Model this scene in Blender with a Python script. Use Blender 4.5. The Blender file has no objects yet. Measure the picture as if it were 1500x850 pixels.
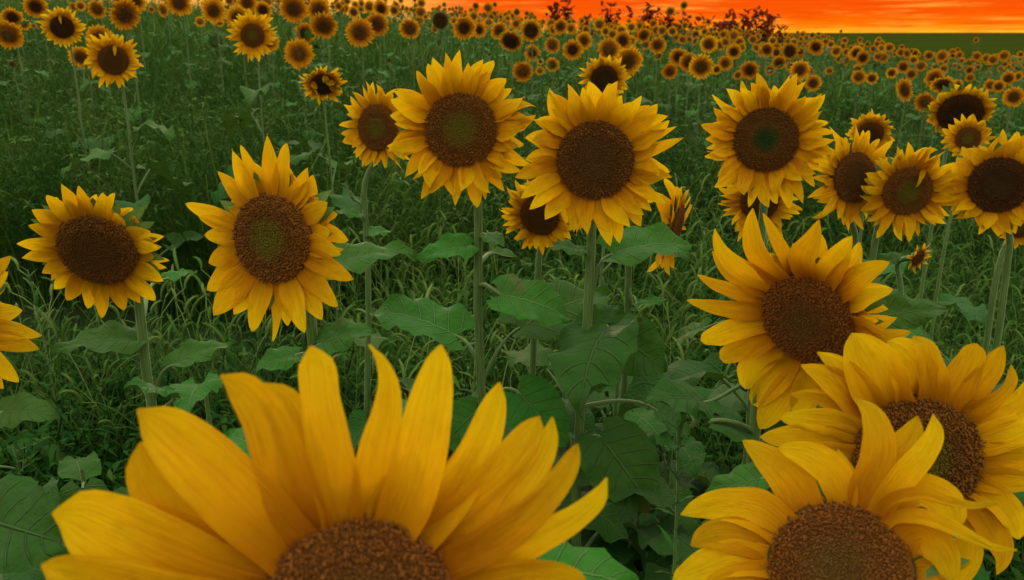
import bpy, math, random
import numpy as np
from mathutils import Vector, Matrix

random.seed(11)
RNG = np.random.default_rng(5)
R_ = math.radians
sc = bpy.context.scene
COL = sc.collection

# ------------------------------------------------------------------ camera frame
F = 1200.0                      # focal length in pixels of the 1500 px wide photograph
PITCH = math.atan(375 / F)
CAMZ = 1.75
CAM = Vector((0, 0, CAMZ))
FW = Vector((0, math.cos(PITCH), -math.sin(PITCH)))
UP = Vector((0, math.sin(PITCH), math.cos(PITCH)))
RT = Vector((1, 0, 0))

def ray(px, py):
    return RT * ((px - 750) / F) + UP * (-(py - 425) / F) + FW
def at(px, py, z):
    return CAM + ray(px, py) * z
def at_Y(px, py, Y):
    r = ray(px, py); return CAM + r * (Y / r.y)
def sst(a, b, x):
    t = np.clip((x - a) / (b - a), 0, 1); return t * t * (3 - 2 * t)
def H(X, Y):
    """terrain height"""
    X = np.asarray(X, float); Y = np.asarray(Y, float)
    Xc = 24 * np.tanh(X / 24)
    p = -0.077 * Xc + 0.047 * np.clip(Y, -5, 60) - 0.10 * sst(0, 4, Y)
    p = p + 0.03 * np.sin(X * 1.3 + 1) * np.sin(Y * 0.9) - 0.25 * sst(8, 22, X) * sst(8, 20, Y)
    p = p - 0.22 * sst(10, 30, Y) - 0.55 * sst(10, 19, X) * sst(12, 30, Y)
    t = sst(31, 66, Y)
    far = -3.2 + (4.93 + 0.0022 * X * sst(60, 200, Y)) * sst(85, 330, Y) + 0.15 * np.sin(X / 70)
    far = far - 0.012 * np.clip(Y - 360, 0, 1e5)
    return p * (1 - t) + far * t
def Hf(x, y): return float(H(x, y))

# ------------------------------------------------------------------ mesh helpers
def np_mesh(name, V, Q, mats, uv=None, mi=None, smooth=True):
    """V (n,3), Q (m,4) quads; uv per vertex (n,2)"""
    me = bpy.data.meshes.new(name)
    V = np.ascontiguousarray(V, dtype=np.float32); Q = np.ascontiguousarray(Q, dtype=np.int32)
    me.vertices.add(len(V)); me.vertices.foreach_set('co', V.ravel())
    me.loops.add(Q.size); me.loops.foreach_set('vertex_index', Q.ravel())
    me.polygons.add(len(Q))
    me.polygons.foreach_set('loop_start', np.arange(0, Q.size, 4, dtype=np.int32))
    me.polygons.foreach_set('loop_total', np.full(len(Q), 4, dtype=np.int32))
    if mi is not None: me.polygons.foreach_set('material_index', np.ascontiguousarray(mi, dtype=np.int32))
    me.polygons.foreach_set('use_smooth', np.full(len(Q), smooth))
    if uv is not None:
        l = me.uv_layers.new(name='UVMap')
        l.data.foreach_set('uv', np.ascontiguousarray(np.asarray(uv, dtype=np.float32)[Q.ravel()]).ravel())
    for m in mats: me.materials.append(m)
    me.update(calc_edges=True); me.validate()
    return me

def grid_q(nu, nv, off=0):
    i = np.arange(nu - 1)[:, None]; j = np.arange(nv - 1)[None, :]
    a = i * nv + j
    return (np.stack([a, a + nv, a + nv + 1, a + 1], -1).reshape(-1, 4) + off)

def merge(parts):
    """parts: (V,Q,uv,mi) -> merged"""
    Vs, Qs, Us, Ms, o = [], [], [], [], 0
    for V, Q, U, m in parts:
        Vs.append(V); Qs.append(Q + o); Us.append(U)
        Ms.append(np.full(len(Q), m) if np.isscalar(m) else m); o += len(V)
    return np.concatenate(Vs), np.concatenate(Qs), np.concatenate(Us), np.concatenate(Ms)

def tube(pts, rad, sides=8, u=0.5):
    P = np.array([tuple(p) for p in pts], float); n = len(P)
    rad = np.broadcast_to(np.asarray(rad, float), (n,))
    T = np.gradient(P, axis=0); T /= np.linalg.norm(T, axis=1)[:, None] + 1e-9
    ref = np.array([1.0, 0.1, 0.05]) if abs(T[:, 2]).mean() > 0.6 else np.array([0.05, 0.1, 1.0])
    A = np.cross(T, ref); A /= np.linalg.norm(A, axis=1)[:, None] + 1e-9
    B = np.cross(T, A)
    th = np.linspace(0, 2 * np.pi, sides, endpoint=False)
    ridg = 1 + 0.06 * np.cos(th * 4)
    V = P[:, None, :] + rad[:, None, None] * ridg[None, :, None] * (A[:, None, :] * np.cos(th)[None, :, None] + B[:, None, :] * np.sin(th)[None, :, None])
    V = V.reshape(-1, 3)
    i = np.arange(n - 1)[:, None]; j = np.arange(sides)[None, :]; j2 = (j + 1) % sides
    Q = np.stack([i * sides + j, i * sides + j2, (i + 1) * sides + j2, (i + 1) * sides + j], -1).reshape(-1, 4)
    U = np.stack([np.tile(th / (2 * np.pi), n), np.repeat(np.linspace(0, 1, n), sides)], -1)
    return V, Q, U

def bez(p0, p1, p2, p3, n=10):
    t = np.linspace(0, 1, n)[:, None]
    p0, p1, p2, p3 = [np.array(tuple(p), float) for p in (p0, p1, p2, p3)]
    return (1 - t) ** 3 * p0 + 3 * (1 - t) ** 2 * t * p1 + 3 * (1 - t) * t * t * p2 + t ** 3 * p3

# ------------------------------------------------------------------ materials
class NT:
    def __init__(s, name, world=None):
        if world: s.t = world.node_tree
        else:
            s.m = bpy.data.materials.new(name); s.m.use_nodes = True; s.t = s.m.node_tree
        s.t.nodes.clear()
    def n(s, typ, **kw):
        nd = s.t.nodes.new(typ)
        for k, v in kw.items():
            if k.startswith('i_'):
                key = k[2:].replace('_', ' ')
                nd.inputs[int(key) if key.isdigit() else key].default_value = v
            else: setattr(nd, k, v)
        return nd
    def l(s, a, b): s.t.links.new(a, b)
    def val(s, x, sock):
        if hasattr(x, 'is_linked') or isinstance(x, bpy.types.NodeSocket): s.l(x, sock)
        else: sock.default_value = x
    def math(s, op, a, b=0.5, c=None, clamp=False):
        nd = s.t.nodes.new('ShaderNodeMath'); nd.operation = op; nd.use_clamp = clamp
        s.val(a, nd.inputs[0]); s.val(b, nd.inputs[1])
        if c is not None: s.val(c, nd.inputs[2])
        return nd.outputs[0]
    def mix(s, fac, a, b, mode='MIX'):
        nd = s.t.nodes.new('ShaderNodeMix'); nd.data_type = 'RGBA'; nd.blend_type = mode
        s.val(fac, nd.inputs[0])
        for x, k in ((a, 6), (b, 7)):
            if isinstance(x, tuple): nd.inputs[k].default_value = (*x, 1) if len(x) == 3 else x
            else: s.l(x, nd.inputs[k])
        return nd.outputs[2]
    def ramp(s, fac, stops, interp='LINEAR'):
        nd = s.t.nodes.new('ShaderNodeValToRGB'); r = nd.color_ramp; r.interpolation = interp
        while len(r.elements) < len(stops): r.elements.new(0.5)
        for e, (p, c) in zip(r.elements, stops): e.position = p; e.color = (*c, 1)
        s.l(fac, nd.inputs[0]); return nd.outputs[0]
    def smooth(s, v, a, b):
        nd = s.t.nodes.new('ShaderNodeMapRange'); nd.interpolation_type = 'SMOOTHSTEP'
        s.val(v, nd.inputs[0]); nd.inputs[1].default_value = a; nd.inputs[2].default_value = b
        return nd.outputs[0]
    def noise(s, vec, scale, detail=3, rough=0.55):
        nd = s.t.nodes.new('ShaderNodeTexNoise'); nd.inputs['Scale'].default_value = scale
        nd.inputs['Detail'].default_value = detail; nd.inputs['Roughness'].default_value = rough
        if vec is not None: s.l(vec, nd.inputs['Vector'])
        return nd.outputs[0]
    def thin(s, col, transl_col, transl=0.35, rough=0.6, spec=0.25, bump=None, bstr=0.3, sheen=0.0, bdist=0.002):
        p = s.n('ShaderNodeBsdfPrincipled'); s.l(col, p.inputs['Base Color']) if not isinstance(col, tuple) else None
        p.inputs['Roughness'].default_value = rough; p.inputs['Specular IOR Level'].default_value = spec
        if sheen: p.inputs['Sheen Weight'].default_value = sheen; p.inputs['Sheen Roughness'].default_value = 0.6
        tr = s.n('ShaderNodeBsdfTranslucent'); s.l(transl_col, tr.inputs[0])
        if bump is not None:
            b = s.n('ShaderNodeBump'); b.inputs['Strength'].default_value = bstr; b.inputs['Distance'].default_value = bdist
            s.l(bump, b.inputs['Height']); s.l(b.outputs[0], p.inputs['Normal'])
        mx = s.n('ShaderNodeMixShader'); mx.inputs[0].default_value = transl
        s.l(p.outputs[0], mx.inputs[1]); s.l(tr.outputs[0], mx.inputs[2])
        o = s.n('ShaderNodeOutputMaterial'); s.l(mx.outputs[0], o.inputs[0])

def mat_petal(name, tip, base, mid):
    s = NT(name); uv = s.n('ShaderNodeUVMap'); sep = s.n('ShaderNodeSeparateXYZ'); s.l(uv.outputs[0], sep.inputs[0])
    t, v = sep.outputs[0], sep.outputs[1]
    oi = s.n('ShaderNodeObjectInfo')
    col = s.ramp(t, [(0.0, base), (0.42, mid), (0.95, tip)])
    cmb = s.n('ShaderNodeCombineXYZ'); s.l(s.math('MULTIPLY', t, 1.2), cmb.inputs[0]); s.l(s.math('MULTIPLY', v, 9.0), cmb.inputs[1])
    s.l(s.math('MULTIPLY', oi.outputs['Random'], 37.0), cmb.inputs[2])
    st = s.noise(cmb.outputs[0], 2.2, 4, 0.6)
    col = s.mix(s.math('MULTIPLY', s.smooth(st, 0.42, 0.72), 0.48), col, (0.62, 0.21, 0.003))
    tc = s.n('ShaderNodeTexCoord')
    bl = s.noise(tc.outputs['Object'], 5.0, 3)
    col = s.mix(s.math('MULTIPLY', s.smooth(bl, 0.5, 0.8), 0.30), col, (0.50, 0.27, 0.004))
    spk = s.noise(tc.outputs['Object'], 26.0, 2)
    col = s.mix(s.math('MULTIPLY', s.smooth(spk, 0.76, 0.80), 0.6), col, (0.22, 0.09, 0.01))
    hsv = s.n('ShaderNodeHueSaturation'); s.l(col, hsv.inputs['Color'])
    s.l(s.math('MULTIPLY_ADD', oi.outputs['Random'], 0.018, 0.491), hsv.inputs['Hue'])
    s.l(s.math('MULTIPLY_ADD', oi.outputs['Random'], 0.32, 0.80), hsv.inputs['Value'])
    cf = s.n('ShaderNodeCombineXYZ'); s.l(s.math('MULTIPLY', t, 2.5), cf.inputs[0]); s.l(s.math('MULTIPLY', v, 60.0), cf.inputs[1]); s.l(oi.outputs['Random'], cf.inputs[2])
    fine = s.noise(cf.outputs[0], 1.0, 3, 0.6)
    w = s.math('MULTIPLY', fine, 3.0)
    bmp = s.math('ADD', s.math('MULTIPLY', w, 0.35), s.math('MULTIPLY', st, 1.6))
    s.thin(hsv.outputs[0], hsv.outputs[0], 0.45, 0.6, 0.05, bmp, 0.8)
    return s.m

M_PETAL = mat_petal('petal_yellow', (0.82, 0.54, 0.004), (0.50, 0.16, 0.002), (0.76, 0.39, 0.003))
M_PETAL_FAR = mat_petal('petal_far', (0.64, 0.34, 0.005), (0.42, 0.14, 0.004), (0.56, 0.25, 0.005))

def mat_disc(name, centre, ring, outer, tipc, edge=0.55):
    s = NT(name); uv = s.n('ShaderNodeUVMap'); sep = s.n('ShaderNodeSeparateXYZ'); s.l(uv.outputs[0], sep.inputs[0])
    r, v = sep.outputs[0], sep.outputs[1]
    tc = s.n('ShaderNodeTexCoord')
    nz = s.noise(tc.outputs['Object'], 5.0, 3)
    rr = s.math('ADD', r, s.math('MULTIPLY', s.math('SUBTRACT', nz, 0.5), 0.22))
    col = s.ramp(rr, [(0.12, centre), (0.42, tuple((a + b) / 2 for a, b in zip(centre, ring))), (edge, ring), (0.80, outer), (0.98, outer)])
    sp = s.noise(tc.outputs['Object'], 60.0, 2)
    tipm = s.math('MULTIPLY', s.smooth(v, 0.5, 1.05), s.smooth(sp, 0.38, 0.70))
    tipcol = s.mix(s.smooth(rr, 0.25, 0.55), tuple(min(1, c * 1.7) for c in centre), tipc)
    col = s.mix(s.math('MULTIPLY', tipm, 0.5), col, tipcol)
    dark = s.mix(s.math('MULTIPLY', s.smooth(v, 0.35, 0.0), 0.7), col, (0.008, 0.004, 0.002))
    p = s.n('ShaderNodeBsdfPrincipled'); s.l(dark, p.inputs['Base Color']); p.inputs['Roughness'].default_value = 0.8
    p.inputs['Specular IOR Level'].default_value = 0.15
    b = s.n('ShaderNodeBump'); b.inputs['Strength'].default_value = 0.5; b.inputs['Distance'].default_value = 0.03
    s.l(s.noise(tc.outputs['Object'], 45.0, 2), b.inputs['Height']); s.l(b.outputs[0], p.inputs['Normal'])
    o = s.n('ShaderNodeOutputMaterial'); s.l(p.outputs[0], o.inputs[0]); return s.m
M_DISC = {
    'star': mat_disc('disc_star', (0.017, 0.052, 0.008), (0.134, 0.055, 0.008), (0.143, 0.058, 0.008), (0.286, 0.122, 0.015), 0.4),
    'green': mat_disc('disc_green_centre', (0.125, 0.113, 0.008), (0.143, 0.055, 0.008), (0.211, 0.079, 0.011), (0.420, 0.173, 0.019)),
    'brown': mat_disc('disc_brown', (0.101, 0.045, 0.009), (0.104, 0.044, 0.008), (0.177, 0.069, 0.011), (0.336, 0.147, 0.021)),
    'rough': mat_disc('disc_rough', (0.128, 0.065, 0.010), (0.173, 0.059, 0.010), (0.225, 0.076, 0.011), (0.480, 0.176, 0.024)),
    'dark': mat_disc('disc_dark', (0.057, 0.031, 0.007), (0.057, 0.023, 0.007), (0.101, 0.038, 0.008), (0.151, 0.069, 0.013)),
}

def mat_leaf(name, top, under, vein, tr=0.25):
    s = NT(name); uv = s.n('ShaderNodeUVMap'); sep = s.n('ShaderNodeSeparateXYZ'); s.l(uv.outputs[0], sep.inputs[0])
    t, v = sep.outputs[0], sep.outputs[1]
    oi = s.n('ShaderNodeObjectInfo'); g = s.n('ShaderNodeNewGeometry'); tc = s.n('ShaderNodeTexCoord')
    av = s.math('ABSOLUTE', v)
    mid = s.math('SUBTRACT', 1.0, s.smooth(av, 0.015, 0.055))
    ph = s.math('FRACT', s.math('MULTIPLY', s.math('SUBTRACT', t, s.math('MULTIPLY', av, 0.22)), 6.5))
    d = s.math('ABSOLUTE', s.math('SUBTRACT', ph, 0.5))
    lat = s.math('MULTIPLY', s.math('SUBTRACT', 1.0, s.smooth(d, 0.02, 0.09)), s.math('SUBTRACT', 1.0, s.smooth(av, 0.6, 1.0)))
    veins = s.math('MAXIMUM', mid, s.math('MULTIPLY', lat, 0.75))
    nz = s.noise(tc.outputs['Object'], 14.0, 4)
    tp = s.mix(s.smooth(nz, 0.35, 0.7), top, tuple(c * 0.62 for c in top))
    col = s.mix(g.outputs['Backfacing'], tp, under)
    col = s.mix(s.math('MULTIPLY', veins, 0.6), col, vein)
    brown = s.noise(tc.outputs['Object'], 7.0, 5)
    col = s.mix(s.math('MULTIPLY', s.smooth(brown, 0.66, 0.74), 0.6), col, (0.10, 0.065, 0.02))
    hsv = s.n('ShaderNodeHueSaturation'); s.l(col, hsv.inputs['Color'])
    s.l(s.math('MULTIPLY_ADD', oi.outputs['Random'], 0.03, 0.485), hsv.inputs['Hue'])
    s.l(s.math('MULTIPLY_ADD', oi.outputs['Random'], 0.5, 0.75), hsv.inputs['Value'])
    trc = s.mix(0.5, hsv.outputs[0], (0.08, 0.16, 0.01))
    cr = s.math('ADD', s.noise(tc.outputs['Object'], 16.0, 4), s.noise(tc.outputs['Object'], 50.0, 2))
    bmp = s.math('ADD', s.math('MULTIPLY', veins, -1.0), s.math('MULTIPLY', cr, 0.9))
    s.thin(hsv.outputs[0], trc, tr, 0.62, 0.16, bmp, 1.0, sheen=0.04, bdist=0.006)
    return s.m
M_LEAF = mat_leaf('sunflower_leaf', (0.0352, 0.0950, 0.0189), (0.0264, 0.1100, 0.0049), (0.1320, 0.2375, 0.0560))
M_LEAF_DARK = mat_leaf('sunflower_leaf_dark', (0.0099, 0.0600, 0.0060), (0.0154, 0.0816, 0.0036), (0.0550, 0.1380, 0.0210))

def mat_stem():
    s = NT('stem_green'); tc = s.n('ShaderNodeTexCoord'); uv = s.n('ShaderNodeUVMap')
    mp = s.n('ShaderNodeMapping'); s.l(uv.outputs[0], mp.inputs[0]); mp.inputs['Scale'].default_value = (18, 3, 1)
    nz = s.noise(mp.outputs[0], 1.0, 3)
    col = s.mix(s.smooth(nz, 0.35, 0.65), (0.035, 0.090, 0.012), (0.080, 0.15, 0.030))
    p = s.n('ShaderNodeBsdfPrincipled'); s.l(col, p.inputs['Base Color']); p.inputs['Roughness'].default_value = 0.6
    p.inputs['Sheen Weight'].default_value = 0.35; p.inputs['Sheen Roughness'].default_value = 0.35
    p.inputs['Sheen Tint'].default_value = (0.8, 0.9, 0.6, 1)
    b = s.n('ShaderNodeBump'); b.inputs['Strength'].default_value = 0.5; b.inputs['Distance'].default_value = 0.003
    s.l(nz, b.inputs['Height']); s.l(b.outputs[0], p.inputs['Normal'])
    o = s.n('ShaderNodeOutputMaterial'); s.l(p.outputs[0], o.inputs[0]); return s.m
M_STEM = mat_stem()

def mat_calyx():
    s = NT('bract_green'); tc = s.n('ShaderNodeTexCoord'); nz = s.noise(tc.outputs['Object'], 12, 3)
    col = s.mix(nz, (0.06, 0.13, 0.02), (0.12, 0.20, 0.05)); s.thin(col, col, 0.2, 0.6, 0.2, nz, 0.4); return s.m
M_CALYX = mat_calyx()
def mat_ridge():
    s = NT('ridge_weed_backlit_red'); tc = s.n('ShaderNodeTexCoord'); nz = s.noise(tc.outputs['Object'], 9, 3)  # skyline weeds: red of the backlit sunset glow put into the leaf colour
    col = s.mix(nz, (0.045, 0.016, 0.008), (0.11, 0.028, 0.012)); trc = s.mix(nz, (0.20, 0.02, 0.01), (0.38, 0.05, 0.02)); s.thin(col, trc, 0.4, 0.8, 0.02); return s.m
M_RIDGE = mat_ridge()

def mat_grass(name, stops, tr=0.3):
    """uv.x random per blade, uv.y along it"""
    s = NT(name); uv = s.n('ShaderNodeUVMap'); sep = s.n('ShaderNodeSeparateXYZ'); s.l(uv.outputs[0], sep.inputs[0])
    g = s.n('ShaderNodeNewGeometry')
    col = s.ramp(sep.outputs[0], stops)
    nz = s.noise(g.outputs['Position'], 1.1, 3)
    col = s.mix(s.math('MULTIPLY', s.smooth(nz, 0.4, 0.7), 0.6), col, (0.006, 0.038, 0.003))
    s.thin(col, col, tr, 0.7, 0.04); return s.m
M_TALL = mat_grass('tall_grass_mat', [(0, (0.0077, 0.0403, 0.0043)), (0.45, (0.0258, 0.0840, 0.0086)), (0.8, (0.0645, 0.1344, 0.0207)), (0.95, (0.1096, 0.1736, 0.0302)), (1, (0.2064, 0.2240, 0.0604))])
M_WEED = mat_grass('weed_mat', [(0, (0.0208, 0.0718, 0.0090)), (0.5, (0.0568, 0.1288, 0.0193)), (0.85, (0.1135, 0.1978, 0.0414)), (1, (0.1797, 0.2576, 0.0690))])
M_FEATH = mat_grass('feathery_mat', [(0, (0.0155, 0.0582, 0.0069)), (0.5, (0.0387, 0.0986, 0.0138)), (1, (0.1096, 0.1736, 0.0431))])
M_HERB = mat_grass('herb_mat', [(0, (0.0072, 0.0432, 0.0041)), (0.6, (0.0227, 0.0768, 0.0097)), (1, (0.0619, 0.1392, 0.0207))])

def mat_ground():
    s = NT('field_ground'); g = s.n('ShaderNodeNewGeometry'); sep = s.n('ShaderNodeSeparateXYZ'); s.l(g.outputs['Position'], sep.inputs[0])
    n1 = s.noise(g.outputs['Position'], 0.9, 6); n2 = s.noise(g.outputs['Position'], 7.0, 5)
    soil = s.mix(s.smooth(n2, 0.35, 0.65), (0.022, 0.020, 0.012), (0.014, 0.034, 0.010))
    soil = s.mix(s.smooth(n1, 0.4, 0.65), soil, (0.018, 0.040, 0.012))
    mp = s.n('ShaderNodeMapping'); s.l(g.outputs['Position'], mp.inputs[0]); mp.inputs['Scale'].default_value = (0.02, 0.2, 0.2)
    n3 = s.noise(mp.outputs[0], 1.0, 5); n4 = s.noise(g.outputs['Position'], 0.6, 6, 0.7)
    crop = s.mix(s.smooth(n3, 0.35, 0.65), (0.024, 0.036, 0.004), (0.036, 0.046, 0.005))
    crop = s.mix(s.math('MULTIPLY', n4, 0.5), crop, (0.010, 0.028, 0.004))
    crop = s.mix(s.math('MULTIPLY', s.smooth(sep.outputs[1], 250, 325), 0.9), crop, (0.06, 0.022, 0.004))
    col = s.mix(s.smooth(sep.outputs[1], 45, 75), soil, crop)
    p = s.n('ShaderNodeBsdfPrincipled'); s.l(col, p.inputs['Base Color']); p.inputs['Roughness'].default_value = 1.0; p.inputs['Specular IOR Level'].default_value = 0.0
    b = s.n('ShaderNodeBump'); b.inputs['Strength'].default_value = 0.8; b.inputs['Distance'].default_value = 0.05
    s.l(n2, b.inputs['Height']); s.l(b.outputs[0], p.inputs['Normal'])
    o = s.n('ShaderNodeOutputMaterial'); s.l(p.outputs[0], o.inputs[0]); return s.m
M_GROUND = mat_ground()

# ------------------------------------------------------------------ object helpers
def obj(name, me, parent=None, M=None):
    o = bpy.data.objects.new(name, me); COL.objects.link(o)
    if parent: o.parent = parent
    if M is not None: o.matrix_local = M
    return o
def tag(o, label, cat, group=None, kind=None):
    if label: o['label'] = label
    if cat: o['category'] = cat
    if group: o['group'] = group
    if kind: o['kind'] = kind
    return o

# ------------------------------------------------------------------ petals
def petal_arr(bend=0.3, side=0.0, twist=0.0, curl=0.0, notch=0.0, cup=0.25, wav=0.03, nu=13, nv=7, wide=0.45, pt=0.8, seed=0):
    """unit length along +x, half width 1 (scaled later through the object), z up = front"""
    rg = np.random.default_rng(seed)
    t = np.linspace(0, 1, nu); v = np.linspace(-1, 1, nv)
    w = (0.56 + 0.44 * np.sin(np.minimum(t / (wide * .85), 1) * np.pi / 2)) * (1 - t ** 2.35) ** pt
    w = np.maximum(w, 0.012)
    phi = bend * t + curl * t ** 3; psi = side * t ** 1.5
    dt = t[1] - t[0]
    dx = np.cos(phi) * np.cos(psi) * dt; dz = np.sin(phi) * dt; dy = np.sin(psi) * dt
    X = np.concatenate([[0], np.cumsum((dx[1:] + dx[:-1]) / 2)])
    Z = np.concatenate([[0], np.cumsum((dz[1:] + dz[:-1]) / 2)])
    Y = np.concatenate([[0], np.cumsum((dy[1:] + dy[:-1]) / 2)])
    T, Vv = np.meshgrid(t, v, indexing='ij')
    hw = 0.2 * w[:, None]                         # half width 0.2 of the length, rescaled by object
    edge = 1 + wav * np.sin(9 * T + rg.uniform(0, 6)) * np.sign(Vv) + wav * 0.6 * np.sin(17 * T + rg.uniform(0, 6))
    lat = Vv * hw * edge
    zc = cup * 0.2 * (Vv ** 2) * w[:, None] * (1 - 0.3 * T) + 0.014 * np.cos(Vv * 3 * np.pi) * np.sin(np.pi * np.clip(T * 1.05, 0, 1)) \
        + 0.02 * np.sin(6 * T + rg.uniform(0, 6)) * Vv
    tw = twist * T ** 1.3
    ly = lat * np.cos(tw) - zc * np.sin(tw); lz = lat * np.sin(tw) + zc * np.cos(tw)
    xx = X[:, None] - np.sin(phi)[:, None] * lz - notch * (1 - np.abs(Vv)) * T ** 10 * 0.5
    yy = Y[:, None] + ly
    zz = Z[:, None] + lz * np.cos(phi)[:, None]
    V = np.stack([xx, yy, zz], -1).reshape(-1, 3)
    U = np.stack([T, Vv * 0.5 + 0.5], -1).reshape(-1, 2)
    return V, grid_q(nu, nv)[:, ::-1], U
def petal_mesh(mat, **k):
    V, Q, U = petal_arr(**k); return np_mesh('petal', V, Q, [mat], U)
PET = []
for i in range(26):
    PET.append(petal_mesh(M_PETAL, bend=random.uniform(-0.5, 0.6), side=random.uniform(-0.6, 0.6), twist=random.uniform(-0.9, 0.9),
        curl=random.choice([0, 0, -0.5, 0.5, -0.9, 0.9]) * random.uniform(0.4, 1), notch=random.choice([0, 0, 0.06]),
        cup=random.uniform(-0.1, 0.6), wav=random.uniform(0.03, 0.09), wide=random.uniform(0.35, 0.6), pt=random.uniform(.6, 1.0), seed=i))
PET_CURLY = []
for i in range(8):
    PET_CURLY.append(petal_mesh(M_PETAL, bend=random.uniform(0.1, 0.6), side=random.uniform(-0.7, 0.7), twist=random.uniform(-1.3, 1.3),
        curl=random.choice([-1.3, 1.4]), cup=random.uniform(0.3, 0.8), wav=0.05, seed=50 + i))

# ------------------------------------------------------------------ discs
def disc_arrays(N, kind, seed=0):
    rg = np.random.default_rng(seed)
    dome = lambda r: 0.17 * (1 - r ** 2) - 0.05 * np.exp(-(r / 0.3) ** 2)
    parts = []
    nr, ns = 12, 36                                   # base dome
    r = np.linspace(0.001, 1.04, nr); th = np.linspace(0, 2 * np.pi, ns + 1)
    Rr, Th = np.meshgrid(r, th, indexing='ij')
    V = np.stack([Rr * np.cos(Th), Rr * np.sin(Th), dome(Rr) - 0.02 - 0.12 * np.clip(Rr - 0.96, 0, 1) / 0.08], -1).reshape(-1, 3)
    U = np.stack([Rr, np.full_like(Rr, 0.25)], -1).reshape(-1, 2)
    parts.append((V, grid_q(nr, ns + 1)[:, :: 1], U, 0))
    if N:
        k = np.arange(N) + 0.5; rr = np.sqrt(k / N) * 0.99; a = k * 2.39996323
        rr = rr + rg.normal(0, 0.008, N)
        sp = math.sqrt(math.pi / N)
        cx, cy = rr * np.cos(a), rr * np.sin(a); cz = dome(rr)
        hgt = sp * (0.55 + 0.75 * sst(0.35, 0.75, rr)) * rg.uniform(0.3, 1.7, N)
        lean = rg.normal(0, 0.4, (N, 2)) * hgt[:, None]
        ns = 6
        an = np.linspace(0, 2 * np.pi, ns, endpoint=False)[None, :] + rg.uniform(0, 6, N)[:, None]
        rings = [(0.52, 0.0, 0.0), (0.40, 0.55, 0.5), (0.24, 1.0, 1.0), (0.08, 0.72, 0.35)]
        Vs, Us = [], []
        big = sp * rg.uniform(0.65, 1.25, N)
        for rad, hh, vv in rings:
            x = cx[:, None] + np.cos(an) * (big * rad)[:, None] + lean[:, :1] * hh
            y = cy[:, None] + np.sin(an) * (big * rad)[:, None] + lean[:, 1:] * hh
            z = (cz + hgt * hh)[:, None] + 0 * an - (0.01 if hh == 0 else 0)
            Vs.append(np.stack([x, y, z], -1)); Us.append(np.stack([np.repeat(rr[:, None], ns, 1), np.full((N, ns), vv)], -1))
        V = np.stack(Vs, 1).reshape(-1, 3); U = np.stack(Us, 1).reshape(-1, 2)
        base = (np.arange(N) * 4 * ns)[:, None, None]; i = np.arange(3)[None, :, None] * ns; j = np.arange(ns)[None, None, :]; j2 = (j + 1) % ns
        Q = np.stack([base + i + j, base + i + j2, base + i + ns + j2, base + i + ns + j], -1).reshape(-1, 4)
        parts.append((V, Q, U, 0))
    return merge(parts)
DISC, DISC_LO = {}, {}
for i, k in enumerate(M_DISC):
    V, Q, U, m = disc_arrays(2200 if k != 'rough' else 2600, k, i)
    DISC[k] = np_mesh('seed_disc', V, Q, [M_DISC[k]], U)
    V, Q, U, m = disc_arrays(170, k, i)
    DISC_LO[k] = np_mesh('seed_disc', V, Q, [M_DISC[k]], U)

# ------------------------------------------------------------------ calyx (green back of the head with pointed bracts)
def calyx_arrays(nb=22, L=0.75, lo=False, seed=0):
    rg = np.random.default_rng(seed); parts = []
    nr, ns = 6, 20
    t = np.linspace(0, 1, nr); th = np.linspace(0, 2 * np.pi, ns + 1)
    T, Th = np.meshgrid(t, th, indexing='ij')
    Rr = 0.16 + 0.88 * np.sin(T * np.pi / 2); Zz = -0.52 + 0.46 * T ** 1.6
    V = np.stack([Rr * np.cos(Th), Rr * np.sin(Th), Zz], -1).reshape(-1, 3)
    parts.append((V, grid_q(nr, ns + 1), np.zeros((len(V), 2)), 0))
    for k in range(nb):
        a = 2 * np.pi * (k + rg.uniform(-.3, .3)) / nb; l = L * rg.uniform(0.6, 1.15); w = 0.20 * rg.uniform(.8, 1.2); up = rg.uniform(-0.25, 0.25)
        tt = np.linspace(0, 1, 5); ww = w * np.sqrt(1 - tt ** 1.5) * (1 - 0.35 * tt)
        x = 0.92 + l * tt; z = -0.16 - 0.05 * (k % 2) + up * l * tt ** 1.4
        P = np.stack([np.stack([x, s_ * ww, z], -1) for s_ in (-1, 1)], 1).reshape(-1, 3)
        c, s_ = math.cos(a), math.sin(a)
        P = P @ np.array([[c, s_, 0], [-s_, c, 0], [0, 0, 1]])
        parts.append((P, grid_q(5, 2), np.zeros((len(P), 2)), 0))
    return merge(parts)
V, Q, U, m = calyx_arrays(); CALYX = np_mesh('calyx', V, Q, [M_CALYX], U)

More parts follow.
